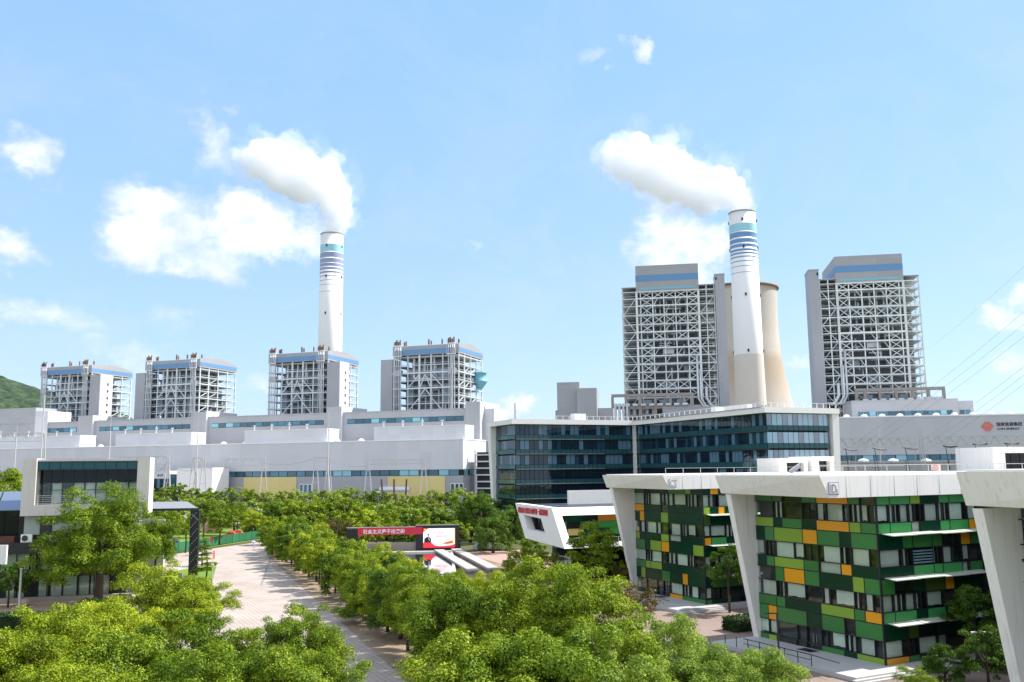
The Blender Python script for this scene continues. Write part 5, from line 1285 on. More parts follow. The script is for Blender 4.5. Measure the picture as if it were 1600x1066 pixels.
rock('red_sculpture', 'low red rock shaped sculpture beside the green fence', 'sculpture', (-80.5, 266, .4), (2.6, 1.2, 1.3), mat('stone_red', (.42, .06, .035), .6, var=.2), 5)
rock('covered_heap', 'low heap under a dark blue cover behind the green fence', 'covered heap', (-88.5, 234, .5), (3.6, 2.0, 1.8), mat('cover_blue', (.035, .03, .16), .5), 8)
rock('boulder', 'pale boulder on the court right of the video screen', 'stone', (-5.6, 214, .7), (3.2, 1.6, 1.4), mat('stone_grey', (.42, .42, .42), .8, var=.2), 11)

def person(loc):
    t = thing('person', 'person in pale clothes walking under a lilac umbrella on the plaza', 'person', loc, R(200))
    me = bpy.data.meshes.new('body')
    V_ = [(0, 0, .95), (0, 0, 1.18), (0, 0, 1.40), (0, 0, 1.50), (0, 0, 1.62), (0, .01, 1.72), (-.1, 0, .90), (-.12, -.10, .50), (-.12, -.16, .08), (-.12, -.04, .04), (.1, 0, .90), (.12, .12, .50), (.12, .14, .08), (.12, .26, .04),
          (-.18, 0, 1.40), (-.24, .02, 1.12), (-.20, .14, .90), (.18, 0, 1.40), (.26, .05, 1.18), (.14, .24, 1.30)]
    E_ = [(0, 1), (1, 2), (2, 3), (3, 4), (4, 5), (0, 6), (6, 7), (7, 8), (8, 9), (0, 10), (10, 11), (11, 12), (12, 13), (2, 14), (14, 15), (15, 16), (2, 17), (17, 18), (18, 19)]
    rad = [.14, .13, .15, .055, .10, .08, .09, .062, .045, .04, .09, .062, .045, .04, .055, .04, .03, .055, .04, .03]
    me.from_pydata(V_, E_, []); o = link('body', me, t)
    sk = o.modifiers.new('skin', 'SKIN')
    for i, v in enumerate(me.skin_vertices[0].data if me.skin_vertices else []): v.radius = (rad[i], rad[i])
    if not me.skin_vertices:
        pass
    for i, v in enumerate(o.data.skin_vertices[0].data): v.radius = (rad[i], rad[i]); v.use_root = (i == 0)
    ss = o.modifiers.new('sub', 'SUBSURF'); ss.levels = ss.render_levels = 1
    me.materials.append(mat('clothes_pale', (.55, .55, .62), .9))
    b = MB(); b.lathe([(.02, 2.22), (.3, 2.17), (.5, 2.05), (.6, 1.9)], 16, .14, .24); b.build('umbrella_canopy', mat('umbrella_lilac', (.42, .36, .70), .7), t, True)
    rod(t, 'umbrella_shaft', (.14, .24, 1.25), (.14, .24, 2.22), .012, M_darkmetal)
person((-61.8, 219.4, .03))

# ------------------------------------------------------------------ trees
def crown_mesh(name, seed, n_clump, n_leaf, leaf, flat=.8, holes=.0, m_=None, core=True):
    rs = np.random.RandomState(seed)
    # clumps spread through an uneven crown of radius about 1
    C = []; 
    while len(C) < n_clump:
        d = rs.normal(size=3); d /= np.linalg.norm(d)
        if d[2] < -.75: continue
        r = rs.uniform(.35, .88) ** .7
        lump = 1 + .18 * math.sin(3 * math.atan2(d[1], d[0]) + seed) + .10 * math.sin(5 * d[2] + seed * 2)
        c = d * r * lump; c[2] *= flat
        C.append((c, rs.uniform(.13, .27) * (1.15 - .3 * r)))
    per = n_leaf // n_clump
    P = []; N = []
    for c, cr_ in C:
        k = int(per * (cr_ / .22) ** 2)
        d = rs.normal(size=(k, 3)); d /= np.linalg.norm(d, axis=1)[:, None]
        d[:, 2] = np.where(d[:, 2] < -.3, -d[:, 2], d[:, 2])
        rr = cr_ * (rs.uniform(.30, 1.10, size=(k, 1)) ** .45)
        wob = 1 + .25 * np.sin(d[:, :1] * 7 + c[0] * 20) * np.cos(d[:, 1:2] * 6 + c[1] * 17)
        q = c + d * rr * wob * np.array([1, 1, .78])
        P.append(q); N.append(d)
    P = np.concatenate(P); N = np.concatenate(N)
    n = len(P)
    nn = N * 1.0 + rs.normal(size=(n, 3)) * .5; nn[:, 2] += .30; nn /= np.linalg.norm(nn, axis=1)[:, None]
    t = np.cross(nn, rs.normal(size=(n, 3))); t /= np.linalg.norm(t, axis=1)[:, None]
    b = np.cross(nn, t)
    L = leaf * rs.uniform(.7, 1.35, size=(n, 1)); W = L * rs.uniform(.45, .7, size=(n, 1))
    v = np.stack([P - t * L, P - b * W + nn * L * .12, P + t * L, P + b * W + nn * L * .12], axis=1).reshape(-1, 3)
    me = bpy.data.meshes.new(name)
    me.vertices.add(4 * n); me.vertices.foreach_set('co', v.astype(np.float32).ravel())
    me.loops.add(4 * n); me.loops.foreach_set('vertex_index', np.arange(4 * n, dtype=np.int32))
    me.polygons.add(n); me.polygons.foreach_set('loop_start', np.arange(0, 4 * n, 4, dtype=np.int32)); me.polygons.foreach_set('loop_total', np.full(n, 4, dtype=np.int32))
    me.update(); me.validate()
    me.materials.append(m_ or M_lf_g)
    return me
def trunk_mesh(name, seed, h0, R_, stems=7, r0_=.16):
    """unit trunk: z 0..1 = ground to crown centre; drawn in metres before"""
    rn_ = random.Random(seed); b = MB()
    b.tube([(0, 0, -.1), (.04, .02, h0 * .5), (.02, -.03, h0), (.05, .02, h0 + R_ * .5)], [r0_ * 1.25, r0_, r0_ * .85, r0_ * .5], 8)
    for k in range(stems):
        a = k * 2.4 + rn_.random(); z0 = h0 * rn_.uniform(.75, 1.15); l = R_ * rn_.uniform(.6, .9); e = rn_.uniform(.3, 1.1)
        p0 = Vector((0, 0, z0)); p1 = p0 + Vector((math.cos(a) * l * .45, math.sin(a) * l * .45, l * .35 * (1 + e))); p2 = p0 + Vector((math.cos(a) * l * .8, math.sin(a) * l * .8, l * .55 * (1 + e)))
        b.tube([p0, p1, p2], [r0_ * .55, r0_ * .35, r0_ * .12], 6)
    me = mesh_data(name, b.v, b.f, M_bark, True); return me
near_c = [crown_mesh('crown_near', 11 + i, 125, 80000, .0172, .85) for i in range(4)]
mid_c = [crown_mesh('crown_mid', 31 + i, 70, 20000, .031, .88) for i in range(5)]
far_c = [crown_mesh('crown_far', 51 + i, 48, 5500, .050, .9) for i in range(5)]
big_c = crown_mesh('crown_big', 77, 165, 160000, .0135, .95)
sparse_c = crown_mesh('crown_sparse', 91, 40, 3500, .04, .8)
trunks = [trunk_mesh('trunk', i, 2.6, 2.8) for i in range(3)]
trunks_t = [trunk_mesh('trunk_tall', 8 + i, 5.0, 4.5, 8, .22) for i in range(2)]
n_tree = [0]
def tree(name, label, loc, height, rad, crown, material, group=None, trunk=None, cz=None, cat='tree', rz=None, sz=1.0):
    """height = top of crown; rad = crown radius"""
    n_tree[0] += 1; rn_ = random.Random(n_tree[0] * 13)
    t = thing(name, label, cat, (loc[0], loc[1], loc[2] if len(loc) > 2 else 0), rz if rz is not None else rn_.uniform(0, 6.28), group)
    me = crown
    vert = rad * .98 * sz * (crown.get('flat', .87) if False else .92)
    cz_ = height - vert * 1.0
    o = link('crown', me, t, (0, 0, cz_), None, (rad, rad * rn_.uniform(.92, 1.08), rad * sz))
    if me.materials[0] is not material:
        o.material_slots[0].link = 'OBJECT'; o.material_slots[0].material = material
    tm_ = trunk or trunks[n_tree[0] % 3]
    base_h = 2.6 + 1.4 if tm_ in trunks else 5.0 + 2.2
    s_ = max(.3, (cz_ + rad * .1) / base_h)
    link('trunk', tm_, t, (0, 0, 0), None, (max(.7, rad / 3.2), max(.7, rad / 3.2), s_))
    return t
def ground_xy(px, py, z=0.0):
    """point of the level z below a sight line of the photograph"""
    d = ((px - 800) / 1414.0) * cR + ((533 - py) / 1414.0) * cU + fw
    k = (z - EYE) / d.z; return (k * d.x, k * d.y)
def at(px, py, Y):
    d = ((px - 800) / 1414.0) * cR + ((533 - py) / 1414.0) * cU + fw
    k = Y / d.y; return (k * d.x, Y, EYE + k * d.z)

# avenue: two rows along the plaza edge
ax, ay = -.362, .932
i = 0
s = -36.0; av = []
while s < 112:
    av.append(s); s += 5.9
for r_, (offx, offy, nm) in enumerate(((0, 0, 'plaza edge row'), (6.2, 2.6, 'inner row'))):
    for i, s in enumerate(av):
        rn_ = random.Random(i * 7 + r_ * 31)
        x = -15.3 + ax * s + offx + rn_.uniform(-.4, .9); y = 109 + ay * s + offy + rn_.uniform(-.7, .7) + (2.9 if r_ else 0)
        if y < 86: continue
        h = 7.2 + rn_.uniform(-.6, .9) + max(0, (125 - y) * .03); rd = 3.2 + rn_.uniform(-.45, .5) + (.5 if y < 115 else 0)
        if r_: x -= 1.6
        if r_ and 128 < y < 205: h -= .6; rd -= .2
        if r_ and y < 128: h -= 1.0; rd -= .5
        mt_ = (M_lf_g, M_lf_d, M_lf_y, M_lf_g, M_lf_y, M_lf_g, M_lf_g)[(i * 3 + r_ * 2) % 7]
        lab = 'round tree, %s from the near end in the %s beside the plaza' % (ORD[i], nm)
        tree('avenue_tree', lab, (x, y), h, rd, (near_c if y < 125 else mid_c)[(i + r_) % 4], mt_, 'avenue trees lining the right edge of the plaza', sz=1.18)

# foreground trees: (px, py of top, height, radius, material)
fg = [(250, 888, 9.6, 4.6, 'y', 'yellow green tree left of the black post foot, foremost above the courtyard'),
      (165, 930, 9.4, 4.0, 'y', 'yellow green tree between the big tree and the bottom left corner cluster'),
      (305, 898, 9.0, 3.6, 'y', 'yellow green tree just left of the plaza edge, behind the bottom left cluster'),
      (300, 950, 9.4, 4.0, 'g', 'fresh green tree in the middle of the bottom left cluster'),
      (75, 956, 9.4, 4.4, 'y', 'bright yellow green tree at the left of the bottom left cluster'),
      (15, 976, 9.2, 3.6, 'y', 'bright tree cut by the left picture edge at the bottom'),
      (200, 985, 9.6, 4.2, 'g', 'fresh green tree low in the bottom left cluster below the big tree'),
      (400, 968, 8.8, 3.2, 'g', 'tree overlapping the paving, right side of the bottom left cluster, upper one'),
      (478, 955, 8.8, 3.4, 'g', 'rightmost tree of the bottom left cluster reaching over the plaza'),
      (500, 1010, 8.4, 2.9, 'g', 'small tree at the right foot of the bottom left cluster'),
      (410, 1010, 9.0, 3.4, 'g', 'tree at the bottom edge right of the bottom left cluster centre'),
      (120, 1030, 9.2, 3.4, 'y', 'tree at the bottom edge near the left corner'),
      (310, 1025, 9.0, 3.4, 'g', 'tree at the bottom edge below the bottom left cluster centre'),
      (728, 905, 10.0, 4.8, 'g', 'large tree in front of the pool, left one of the central group'),
      (855, 872, 10.6, 5.0, 'g', 'tall tree at the top of the central foreground group, right of the footbridges'),
      (800, 898, 10.4, 4.6, 'y', 'yellowish tree in the middle of the central foreground group'),
      (905, 895, 10.6, 5.2, 'g', 'broad tree at the right of the central foreground group'),
      (850, 975, 10.0, 4.6, 'g', 'dense tree low in the central foreground group'),
      (745, 985, 9.6, 4.2, 'g', 'dense tree at the lower left of the central foreground group over the dark trunks'),
      (930, 965, 10.0, 4.0, 'g', 'tree low at the right of the central foreground group beside the pale one'),
      (1045, 970, 8.6, 4.0, 'p', 'pale green tree at the bottom below the brown forecourt'),
      (1110, 1002, 8.2, 3.2, 'p', 'pale green tree at the bottom between the forecourt and the terrace railing'),
      (1185, 1010, 7.6, 2.8, 'p', 'small pale green tree at the bottom beside the terrace railing'),
      (980, 1022, 8.6, 3.6, 'p', 'pale green tree at the bottom left of the forecourt'),
      (1430, 1046, 4.6, 1.9, 'g', 'small bright shrub tree at the bottom in front of the orange corner panel'),
      (640, 1040, 9.0, 2.6, 'g', 'small tree crown at the bottom centre in front of the tree strip')]
fgm = {'y': M_lf_y, 'g': M_lf_g, 'p': M_lf_p}
for k, (px, py, h, rd, mk, lb) in enumerate(fg):
    if px == 640: continue
    x, y = ground_xy(px, py, h)
    tree('round_tree', lb, (x, y), h, rd, near_c[k % 4], fgm[mk])
a_ = at(246, 808, 147); tree('round_tree', 'tree at the right foot of the big tree before the short concrete wall', (a_[0], 147), a_[2], 3.6, near_c[1], M_lf_g, sz=1.25)
# the big tree by the house
x, y = ground_xy(152, 950)
tree('big_tree', 'big broad domed tree in front of the concrete house', (x, y), 15.6, 7.9, big_c, M_lf_g, trunk=trunks_t[0], sz=1.02)
# dark shrubs at the coloured offices
def shrub(label, px, py, h, rd, m_, base_y=None, me=None, sz=1.1, nm='shrub'):
    x, y = ground_xy(px, py); tree(nm, label, (x, y), h, rd, me or mid_c[2], m_, sz=sz, cat='tree' if nm.endswith('tree') else 'shrub')
shrub('dark tree standing in the shade right of the rear office corner', 1140, 958, 8.4, 3.0, M_lf_d, nm='shade_tree')
shrub('dark bushy tree in the shade right of the middle office', 1528, 1040, 7.2, 2.5, M_lf_d, nm='shade_tree')
shrub('dark round bush at the bottom left of the white fin at the right edge', 1545, 1075, 4.8, 2.3, M_lf_d)
a_ = at(928, 820, 134); tree('round_tree', 'round tree in front of the white slanted hall', (a_[0], 134), a_[2], 3.9, mid_c[3], M_lf_g, sz=1.15)
shrub('rust brown half bare shrub beside the rear office steps', 985, 990, 6.6, 3.4, M_lf_b, me=sparse_c)
shrub('thin bare twiggy shrub behind the rust brown one', 960, 935, 5.4, 2.6, M_lf_b, me=sparse_c)
shrub('low bush row piece left of the slanted hall foot', 810, 900, 4.2, 2.8, M_lf_g)
shrub('yellowing bush between the footbridges and the slanted hall', 850, 905, 4.6, 3.0, M_lf_y)
shrub('bush in front of the slanted hall ground floor, left of the round tree', 880, 898, 4.4, 2.6, M_lf_y, me=sparse_c)
shrub('low yellow green bush right of the round tree by the slanted hall', 985, 905, 4.0, 2.2, M_lf_y, me=sparse_c)
shrub('round clipped bush at the left edge in front of the house', 12, 950, 6.0, 2.6, M_lf_d)
shrub('low dark bush at the bottom between the orange corner panel and the dark tree', 1478, 1072, 3.4, 1.9, M_lf_d)
shrub('dark bush against the foot of the white fin at the bottom right', 1575, 1050, 3.6, 2.0, M_lf_d)
def hedge(label, x0, y0, l, w, h, ang, m_=M_hedge):
    t = thing('hedge', label, 'hedge', (x0, y0, 0), ang)
    rs = np.random.RandomState(int(abs(x0 * 7 + y0))); n = int(900 * max(1, l * w / 8)); vv = []; ff = []
    for k in range(n):
        f = rs.randint(3); p = np.array([rs.uniform(0, l), rs.uniform(0, w), rs.uniform(.1, h)])
        if f == 0: p[2] = h
        elif f == 1: p[1] = 0 if rs.rand() < .7 else w
        else: p[0] = 0 if rs.rand() < .5 else l
        p += rs.normal(size=3) * .07; a = rs.normal(size=3); a /= np.linalg.norm(a); b_ = np.cross(a, rs.normal(size=3)); b_ /= np.linalg.norm(b_)
        s_ = .13; vv += [p - a * s_, p - b_ * s_ * .6, p + a * s_, p + b_ * s_ * .6]; ff.append(tuple(range(4 * k, 4 * k + 4)))
    link('foliage', mesh_data('foliage', [tuple(v) for v in vv], ff, m_), t); box(t, 'inner_twigs', .1, l - .1, .1, w - .1, 0, h - .1, mat('twig_dark', (.02, .03, .012), .9))
hx, hy = ground_xy(1150, 990); hedge('clipped dark hedge by the terrace of the middle office', hx, hy, 5, 2.4, 1.5, A_C)
hx, hy = ground_xy(20, 990); hedge('clipped dark hedge block at the left edge in front of the house', hx - 3, hy, 5.5, 3, 2.0, 0)
hx, hy = ground_xy(118, 968); hedge('clipped dark hedge under the big tree', hx, hy, 5.0, 3, 2.2, 0)
# cloud-pruned topiary tiers
for k, (px, py, h, lb) in enumerate(((318, 868, 4.6, 'far tiered topiary pine on the corner lawn'), (322, 905, 5.4, 'near tiered topiary pine on the corner lawn'), (316, 885, 4.6, 'middle tiered topiary pine on the corner lawn'))):
    x, y = ground_xy(px, py); t = thing('topiary_pine', lb, 'topiary', (x, y, 0), k * 1.0, 'topiary pines on the corner lawn')
    b = MB(); b.tube([(0, 0, 0), (.3, .1, h * .4), (-.1, 0, h * .9)], [.16, .12, .06], 6); b.build('trunk', M_bark, t, True)
    for q in range(5):
        zz = h * (.3 + .17 * q); rr = (1.9 - .3 * q) * (1 if k == 1 else .85)
        link('foliage_tier', mid_c[q % 3], t, (.5 * math.sin(q * 2.4), .5 * math.cos(q * 2.4), zz), None, (rr, rr, rr * .28)).material_slots[0].link = 'OBJECT'
        t.children[-1].material_slots[0].material = M_hedge if q % 2 else M_lf_d
    bar(t, 'flag_pole', (1.3, 0, 0), (1.3, 0, h * .9), .05, M_mast)
    fl = mesh_data('flag', [(1.3, 0, h * .9), (1.75, .1, h * .86), (1.75, .1, h * .60), (1.3, 0, h * .62)], [(0, 1, 2, 3)], mat('flag_red', (.6, .05, .05), .7)); link('flag', fl, t)

# background belt, in ranks; positions follow the skyline of the belt
belt = []
rb_ = random.Random(21)
def rank(Y, x0, x1, step, tops, rad, name, mats, label):
    k = 0; px = x0
    while px < x1:
        py = float(np.interp(px, [a for a, _ in tops], [b_ for _, b_ in tops])) + rb_.uniform(-5, 5)
        yy = Y + rb_.uniform(-7, 7); X, _, Z = at(px, py, yy)
        h = max(5, Z - .3); r_ = rad * rb_.uniform(.85, 1.15)
        tree(name, label % ORD[k], (X, yy), h, r_, far_c[rb_.randrange(5)], mats[rb_.randrange(len(mats))], label.replace('leafy tree, %s from left ', 'leafy trees ').replace('small tree, %s from left,', 'small trees'), trunk=trunks_t[k % 2])
        px += step * rb_.uniform(.8, 1.2); k += 1
rank(345, 232, 790, 20, [(230, 762), (300, 756), (350, 760), (420, 765), (470, 763), (560, 762), (640, 768), (690, 761), (770, 770)], 4.4, 'belt_tree', [M_lf_g, M_lf_p, M_lf_y], 'leafy tree, %s from left in the rearmost belt rank before the turbine hall')
rank(315, 238, 720, 24, [(230, 780), (340, 776), (430, 782), (470, 776), (560, 778), (640, 783), (700, 780)], 4.6, 'belt_tree', [M_lf_g, M_lf_p, M_lf_g], 'leafy tree, %s from left in the second belt rank before the turbine hall')
rank(285, 245, 500, 27, [(240, 792), (350, 785), (400, 790), (440, 780), (520, 780)], 4.6, 'belt_tree', [M_lf_g, M_lf_p, M_lf_d], 'leafy tree, %s from left in the front belt rank by the lawn')
rank(280, 440, 730, 25, [(440, 782), (520, 776), (600, 783), (700, 790), (730, 790)], 5.0, 'belt_tree', [M_lf_g, M_lf_p, M_lf_g], 'leafy tree, %s from left in the third belt rank left of the glass block')
rank(250, 470, 800, 27, [(470, 800), (540, 795), (620, 800), (700, 802), (760, 780), (800, 790)], 4.6, 'belt_tree', [M_lf_g, M_lf_d, M_lf_y], 'leafy tree, %s from left in the rank just behind the black screen wall')
rank(222, 560, 730, 26, [(560, 815), (640, 812), (720, 808)], 2.8, 'belt_tree', [M_lf_g, M_lf_y], 'small tree, %s from left, directly behind the red banner')
for px, py, Y, r_, lb in ((752, 770, 232, 5.0, 'dark leafy tree against the left end of the glass block'), (795, 785, 215, 5.2, 'dark leafy tree left of the white slanted hall'), (770, 800, 205, 4.6, 'dark leafy tree between the video screen and the slanted hall'),
                      (735, 775, 236, 4.6, 'leafy tree behind the video screen at the glass block corner'), (830, 835, 190, 3.0, 'smaller tree under the white slanted wall')):
    X, _, Z = at(px, py, Y); tree('leafy_tree', lb, (X, Y), Z, r_, mid_c[int(px) % 5], M_lf_d if r_ > 3 else M_lf_g, trunk=trunks_t[0], sz=1.2)
for px, py, Y, r_, lb in ((12, 735, 190, 6.0, 'leafy tree left of the concrete box frame'), (-25, 740, 200, 6.0, 'leafy tree at the left picture edge behind the house'), (30, 770, 180, 4.5, 'lower leafy tree against the concrete box frame')):
    X, _, Z = at(px, py, Y); tree('leafy_tree', lb, (X, Y), Z, r_, mid_c[int(abs(px)) % 5], M_lf_g, trunk=trunks_t[0], sz=1.1)
for px, py, Y, r_, mk, lb in ((262, 800, 205, 3.6, 'g', 'tree on the far lawn left of the black post'), (240, 812, 196, 3.4, 'g', 'leftmost tree on the far lawn under the canopy beam'), (292, 808, 214, 3.2, 'g', 'tree on the far lawn behind the black post'),
                          (345, 792, 236, 3.9, 'g', 'tree on the far lawn in front of the tan standing stone'), (395, 795, 262, 3.6, 'y', 'yellowish tree on the far lawn by the end of the green fence'), (320, 780, 262, 4.2, 'g', 'tree behind the standing stone on the far lawn'),
                          (372, 785, 270, 4.0, 'g', 'tree behind the red sculpture'), (425, 805, 235, 3.8, 'y', 'yellowish tree at the far tip of the plaza'), (452, 808, 222, 3.6, 'y', 'yellow green tree second from the far tip of the plaza')):
    X, _, Z = at(px, py, Y); tree('lawn_tree', lb, (X, Y), Z, r_, mid_c[int(px) % 5], fgm[mk])
X, Y_ = ground_xy(525, 800); 
t_ = at(530, 806, 228); tree('bare_shrub', 'greyish bare shrub left of the black screen wall', (t_[0], 228), t_[2], 3.6, sparse_c, M_lf_b, cat='shrub')

# ------------------------------------------------------------------ yard steelwork, masts, gantries, wires
def gantry(label, xa, xb, Y, z1, depth, legs=(True, True), n=10, dY=0, bay=2.2):
    t = thing('line_gantry', label, 'gantry', (xa, Y, 0)); W = xb - xa; dd = dY
    def P(f, y, z): return (W * f, dd * f + y, z)
    for y in (0, bay):
        for z in (z1, z1 - depth): bar(t, 'chord', P(0, y, z), P(1, y, z), .22, M_mast)
    for k in range(n):
        f0, f1 = k / n, (k + 1) / n
        a, b_ = (z1 - depth, z1) if k % 2 else (z1, z1 - depth)
        bar(t, 'lattice', P(f0, 0, a), P(f1, 0, b_), .15, M_mast); bar(t, 'lattice', P(f0, bay, b_), P(f1, bay, a), .15, M_mast); bar(t, 'lattice', P(f0, 0, z1), P(f1, bay, z1), .12, M_mast)
    for f, on in ((0, legs[0]), (1, legs[1])):
        if on:
            x, y, _ = P(f, 0, 0)
            for s_ in (-2.3, 2.3): bar(t, 'leg', (x + s_, y + bay / 2, 0), (x + s_ * .15, y + bay / 2, z1), .36, M_mast)
            for zz in (.3, .55, .8): bar(t, 'leg_tie', (x - 2.3 + 2.1 * zz, y + bay / 2, z1 * zz), (x + 2.3 - 2.1 * zz, y + bay / 2, z1 * zz), .16, M_mast)
    return t
def mast(label, px, py_top, Y, base=.35, z_split=None):
    X, _, Z = at(px, py_top, Y); t = thing('lightning_mast', label, 'mast', (X, Y, 0))
    zs = z_split or Z * .55
    for s_, q in ((-2.2, -1), (2.2, -1), (0, 2)): bar(t, 'leg', (s_, q, 0), (0, 0, zs), .3, M_mast)
    rod(t, 'shaft', (0, 0, zs - 1), (0, 0, Z * .85), base * .5, M_mast); rod(t, 'tip', (0, 0, Z * .85), (0, 0, Z), .09, M_mast)
    return t
Y = 400
def gx(px): return at(px, 700, Y)[0]
def gz(px, py, Y_=400): return at(px, py, Y_)[2]
gantry('steel line gantry at the left edge in front of the turbine hall, upper level', gx(-60), gx(66), Y, gz(30, 677), 3.6, (True, True), 14)
gantry('low steel line gantry behind the concrete box frame, left part', gx(82), gx(168), Y, gz(120, 717), 2.8, (False, True), 12)
gantry('steel line gantry above the right end of the concrete box frame', gx(178), gx(262), Y, gz(220, 714), 3.2, (False, True), 12)
gantry('steel line gantry in front of the yellow panels left of centre', gx(345), gx(412), Y, gz(380, 717), 3.0, (False, True), 10)
gantry('steel portal gantry in front of the right yellow panel', gx(575), gx(662), Y, gz(620, 718), 2.0, (True, True), 12)
gantry('narrow steel portal beside the tall mast at centre', gx(493), gx(513), Y, gz(500, 715), 1.6, (True, True), 4)
gantry('narrow steel portal in front of the white entrance block', gx(302), gx(318), Y, gz(310, 716), 1.6, (True, True), 4)
for px, py, lb in ((72, 585, 'tall lightning mast over the left gantry'), (27, 662, 'thin mast at the far left'), (174, 650, 'mast rising behind the concrete box frame'), (310, 655, 'mast before the white entrance block'),
                   (514, 645, 'tall mast in the middle of the turbine hall front'), (265, 722, 'short mast right of the concrete house')):
    mast(lb, px, py, 396, .5, 24 if py < 640 else 20)
# right yard
Y = 262
gantry('white lattice gantry right of the glass block', at(1300, 690, Y)[0], at(1432, 690, Y)[0], Y, gz(1370, 684.5, Y), 2.6, (False, False), 18, 0, 2.6)
gantry('white lattice gantry running out of the right edge', at(1448, 690, Y)[0], at(1660, 690, Y)[0], Y, gz(1520, 682, Y), 2.6, (False, False), 26, -6, 2.6)
X, _, Z = at(1440, 668, Y); t = thing('lattice_mast', 'white lattice mast between the two right gantries', 'mast', (X, Y, 0))
for s_ in (-.6, .6):
    for q in (0, 1.2): bar(t, 'leg', (s_, q, 0), (s_ * .6, q, Z), .16, M_mast)
for k in range(18): bar(t, 'lattice', (-.6 if k % 2 else .6, 0, k * Z / 18), (.6 if k % 2 else -.6, 0, (k + 1) * Z / 18), .12, M_mast)
for px, lb in ((1371, 'thin pale mast behind the left one of the right gantries'),):
    mast(lb, px, 645, 300, .4, 15)
M_ins = mat('insulator_brown', (.09, .04, .035), .4); M_ins2 = mat('insulator_grey', (.30, .30, .28), .4)
for i, (px, py, brown) in enumerate(((1318, 701, 0), (1363, 700, 0), (1411, 699, 0), (1474, 697, 1), (1520, 694, 1), (1570, 693, 1))):
    a = at(px, py, Y - 1); t = thing('insulator_string', '%s string of disc insulators, %s from left under the right gantries' % (('brown' if brown else 'grey'), ORD[i]), 'insulator', a, 0, 'insulator strings under the right gantries')
    for k in range(14):
        f = k / 13; rod(t, 'disc', (f * 4.0, 0, -.55 * math.sin(f * 2.2) + (.5 if brown else 0) * f * f), (f * 4.0 + .12, 0, -.55 * math.sin(f * 2.2) + (.5 if brown else 0) * f * f + .02), .24, M_ins if brown else M_ins2)
    b = MB(); b.tube([(0, 0, 0), (4, 0, 0)], .04, 4); 
    rod(t, 'drop_lead', (.6, 0, 0), (1.6, .5, -7.0), .10, M_darkmetal); rod(t, 'drop_lead', (3.6, 0, -.3), (3.0, .5, -7.0), .07, M_mast)
for i, (px, py, h) in enumerate(((1362, 735, 8), (1410, 735, 8), (1476, 735, 9), (1320, 735, 7))):
    X, _, Z = at(px, py, Y); t = thing('post_insulator', 'slim dark post insulator, %s under the right gantries' % ORD[i], 'insulator', (X, Y - 3, 0), 0, 'post insulators under the right gantries')
    rod(t, 'column', (0, 0, 0), (0, 0, Z), .28, M_mast)
    for k in range(9): rod(t, 'shed', (0, 0, Z + k * .45 - 1), (0, 0, Z + k * .45 - .8), .34, M_ins)
for i, px in enumerate((1338, 1385, 1437, 1492)):
    X, _, Z = at(px + 16, 716, 300); t = thing('roof_dome_vent', 'low white dome vent, %s from left before the right hall' % ORD[i], 'roof vent', (X, 303, 0), 0, 'dome vents before the right turbine hall')
    rod(t, 'stalk', (0, 0, Z - 1.2), (0, 0, Z - .9), 1.6, M_white2); b = MB(); b.lathe([(1.7, Z - .95), (1.6, Z - .6), (1.0, Z - .3), (.3, Z - .12), (.01, Z - .1)], 18); b.build('dome', M_white2, t, True)
yb = thing('switch_house', 'long low grey house with dome vents before the right turbine hall', 'building', (at(1300, 720, 300)[0], 300, 0))
box(yb, 'wall', 0, 62, 0, 12, 0, at(1400, 718, 300)[2] - 1.2, M_upper_r); box(yb, 'coping', -.2, 62.2, -.2, 12.2, at(1400, 718, 300)[2] - 1.2, at(1400, 718, 300)[2] - .95, M_cap)
# overhead conductors
def wire(label, p, q, sag, r=.05, n=14, m_=None):
    t = thing('power_line', label, 'power line', p); p, q = Vector(p), Vector(q)
    b = MB(); b.tube([(q - p) * f - Vector((0, 0, sag * 4 * f * (1 - f))) for f in [k / n for k in range(n + 1)]], r, 5); b.build('conductor', m_ or M_metal, t); return t
far_ = [(1330, 700), (1338, 703), (1346, 706)]
for i in range(3):
    a = at(1680, 418 + i * 22, 150); b_ = at(1300 + i * 10, 716 + i * 2, 258)
    wire('overhead wire in the steep upper bundle at right, %s from the top' % ORD[i], a, b_, 1.5, .022)
for i in range(3):
    a = at(1680, 508 + i * 14, 150); b_ = at(1420 + i * 12, 700 + i * 3, 258)
    wire('overhead wire in the lower bundle at right, %s from the top' % ORD[i], a, b_, 1.0, .022)
wire('single thin high wire at upper right', at(1680, 340, 140), at(1450, 545, 330), 1.0, .02)
for i, (a, b_) in enumerate((((412, 724), (492, 716)), ((514, 716), (575, 728)), ((230, 742), (262, 722)), ((265, 722), (302, 735)), ((320, 724), (360, 745)))):
    wire('slack jumper wire between the yard gantries, %s from left' % ORD[(2, 3, 0, 1, 4).index(i) if False else i], at(a[0], a[1], 400), at(b_[0], b_[1], 400), 1.6, .10)

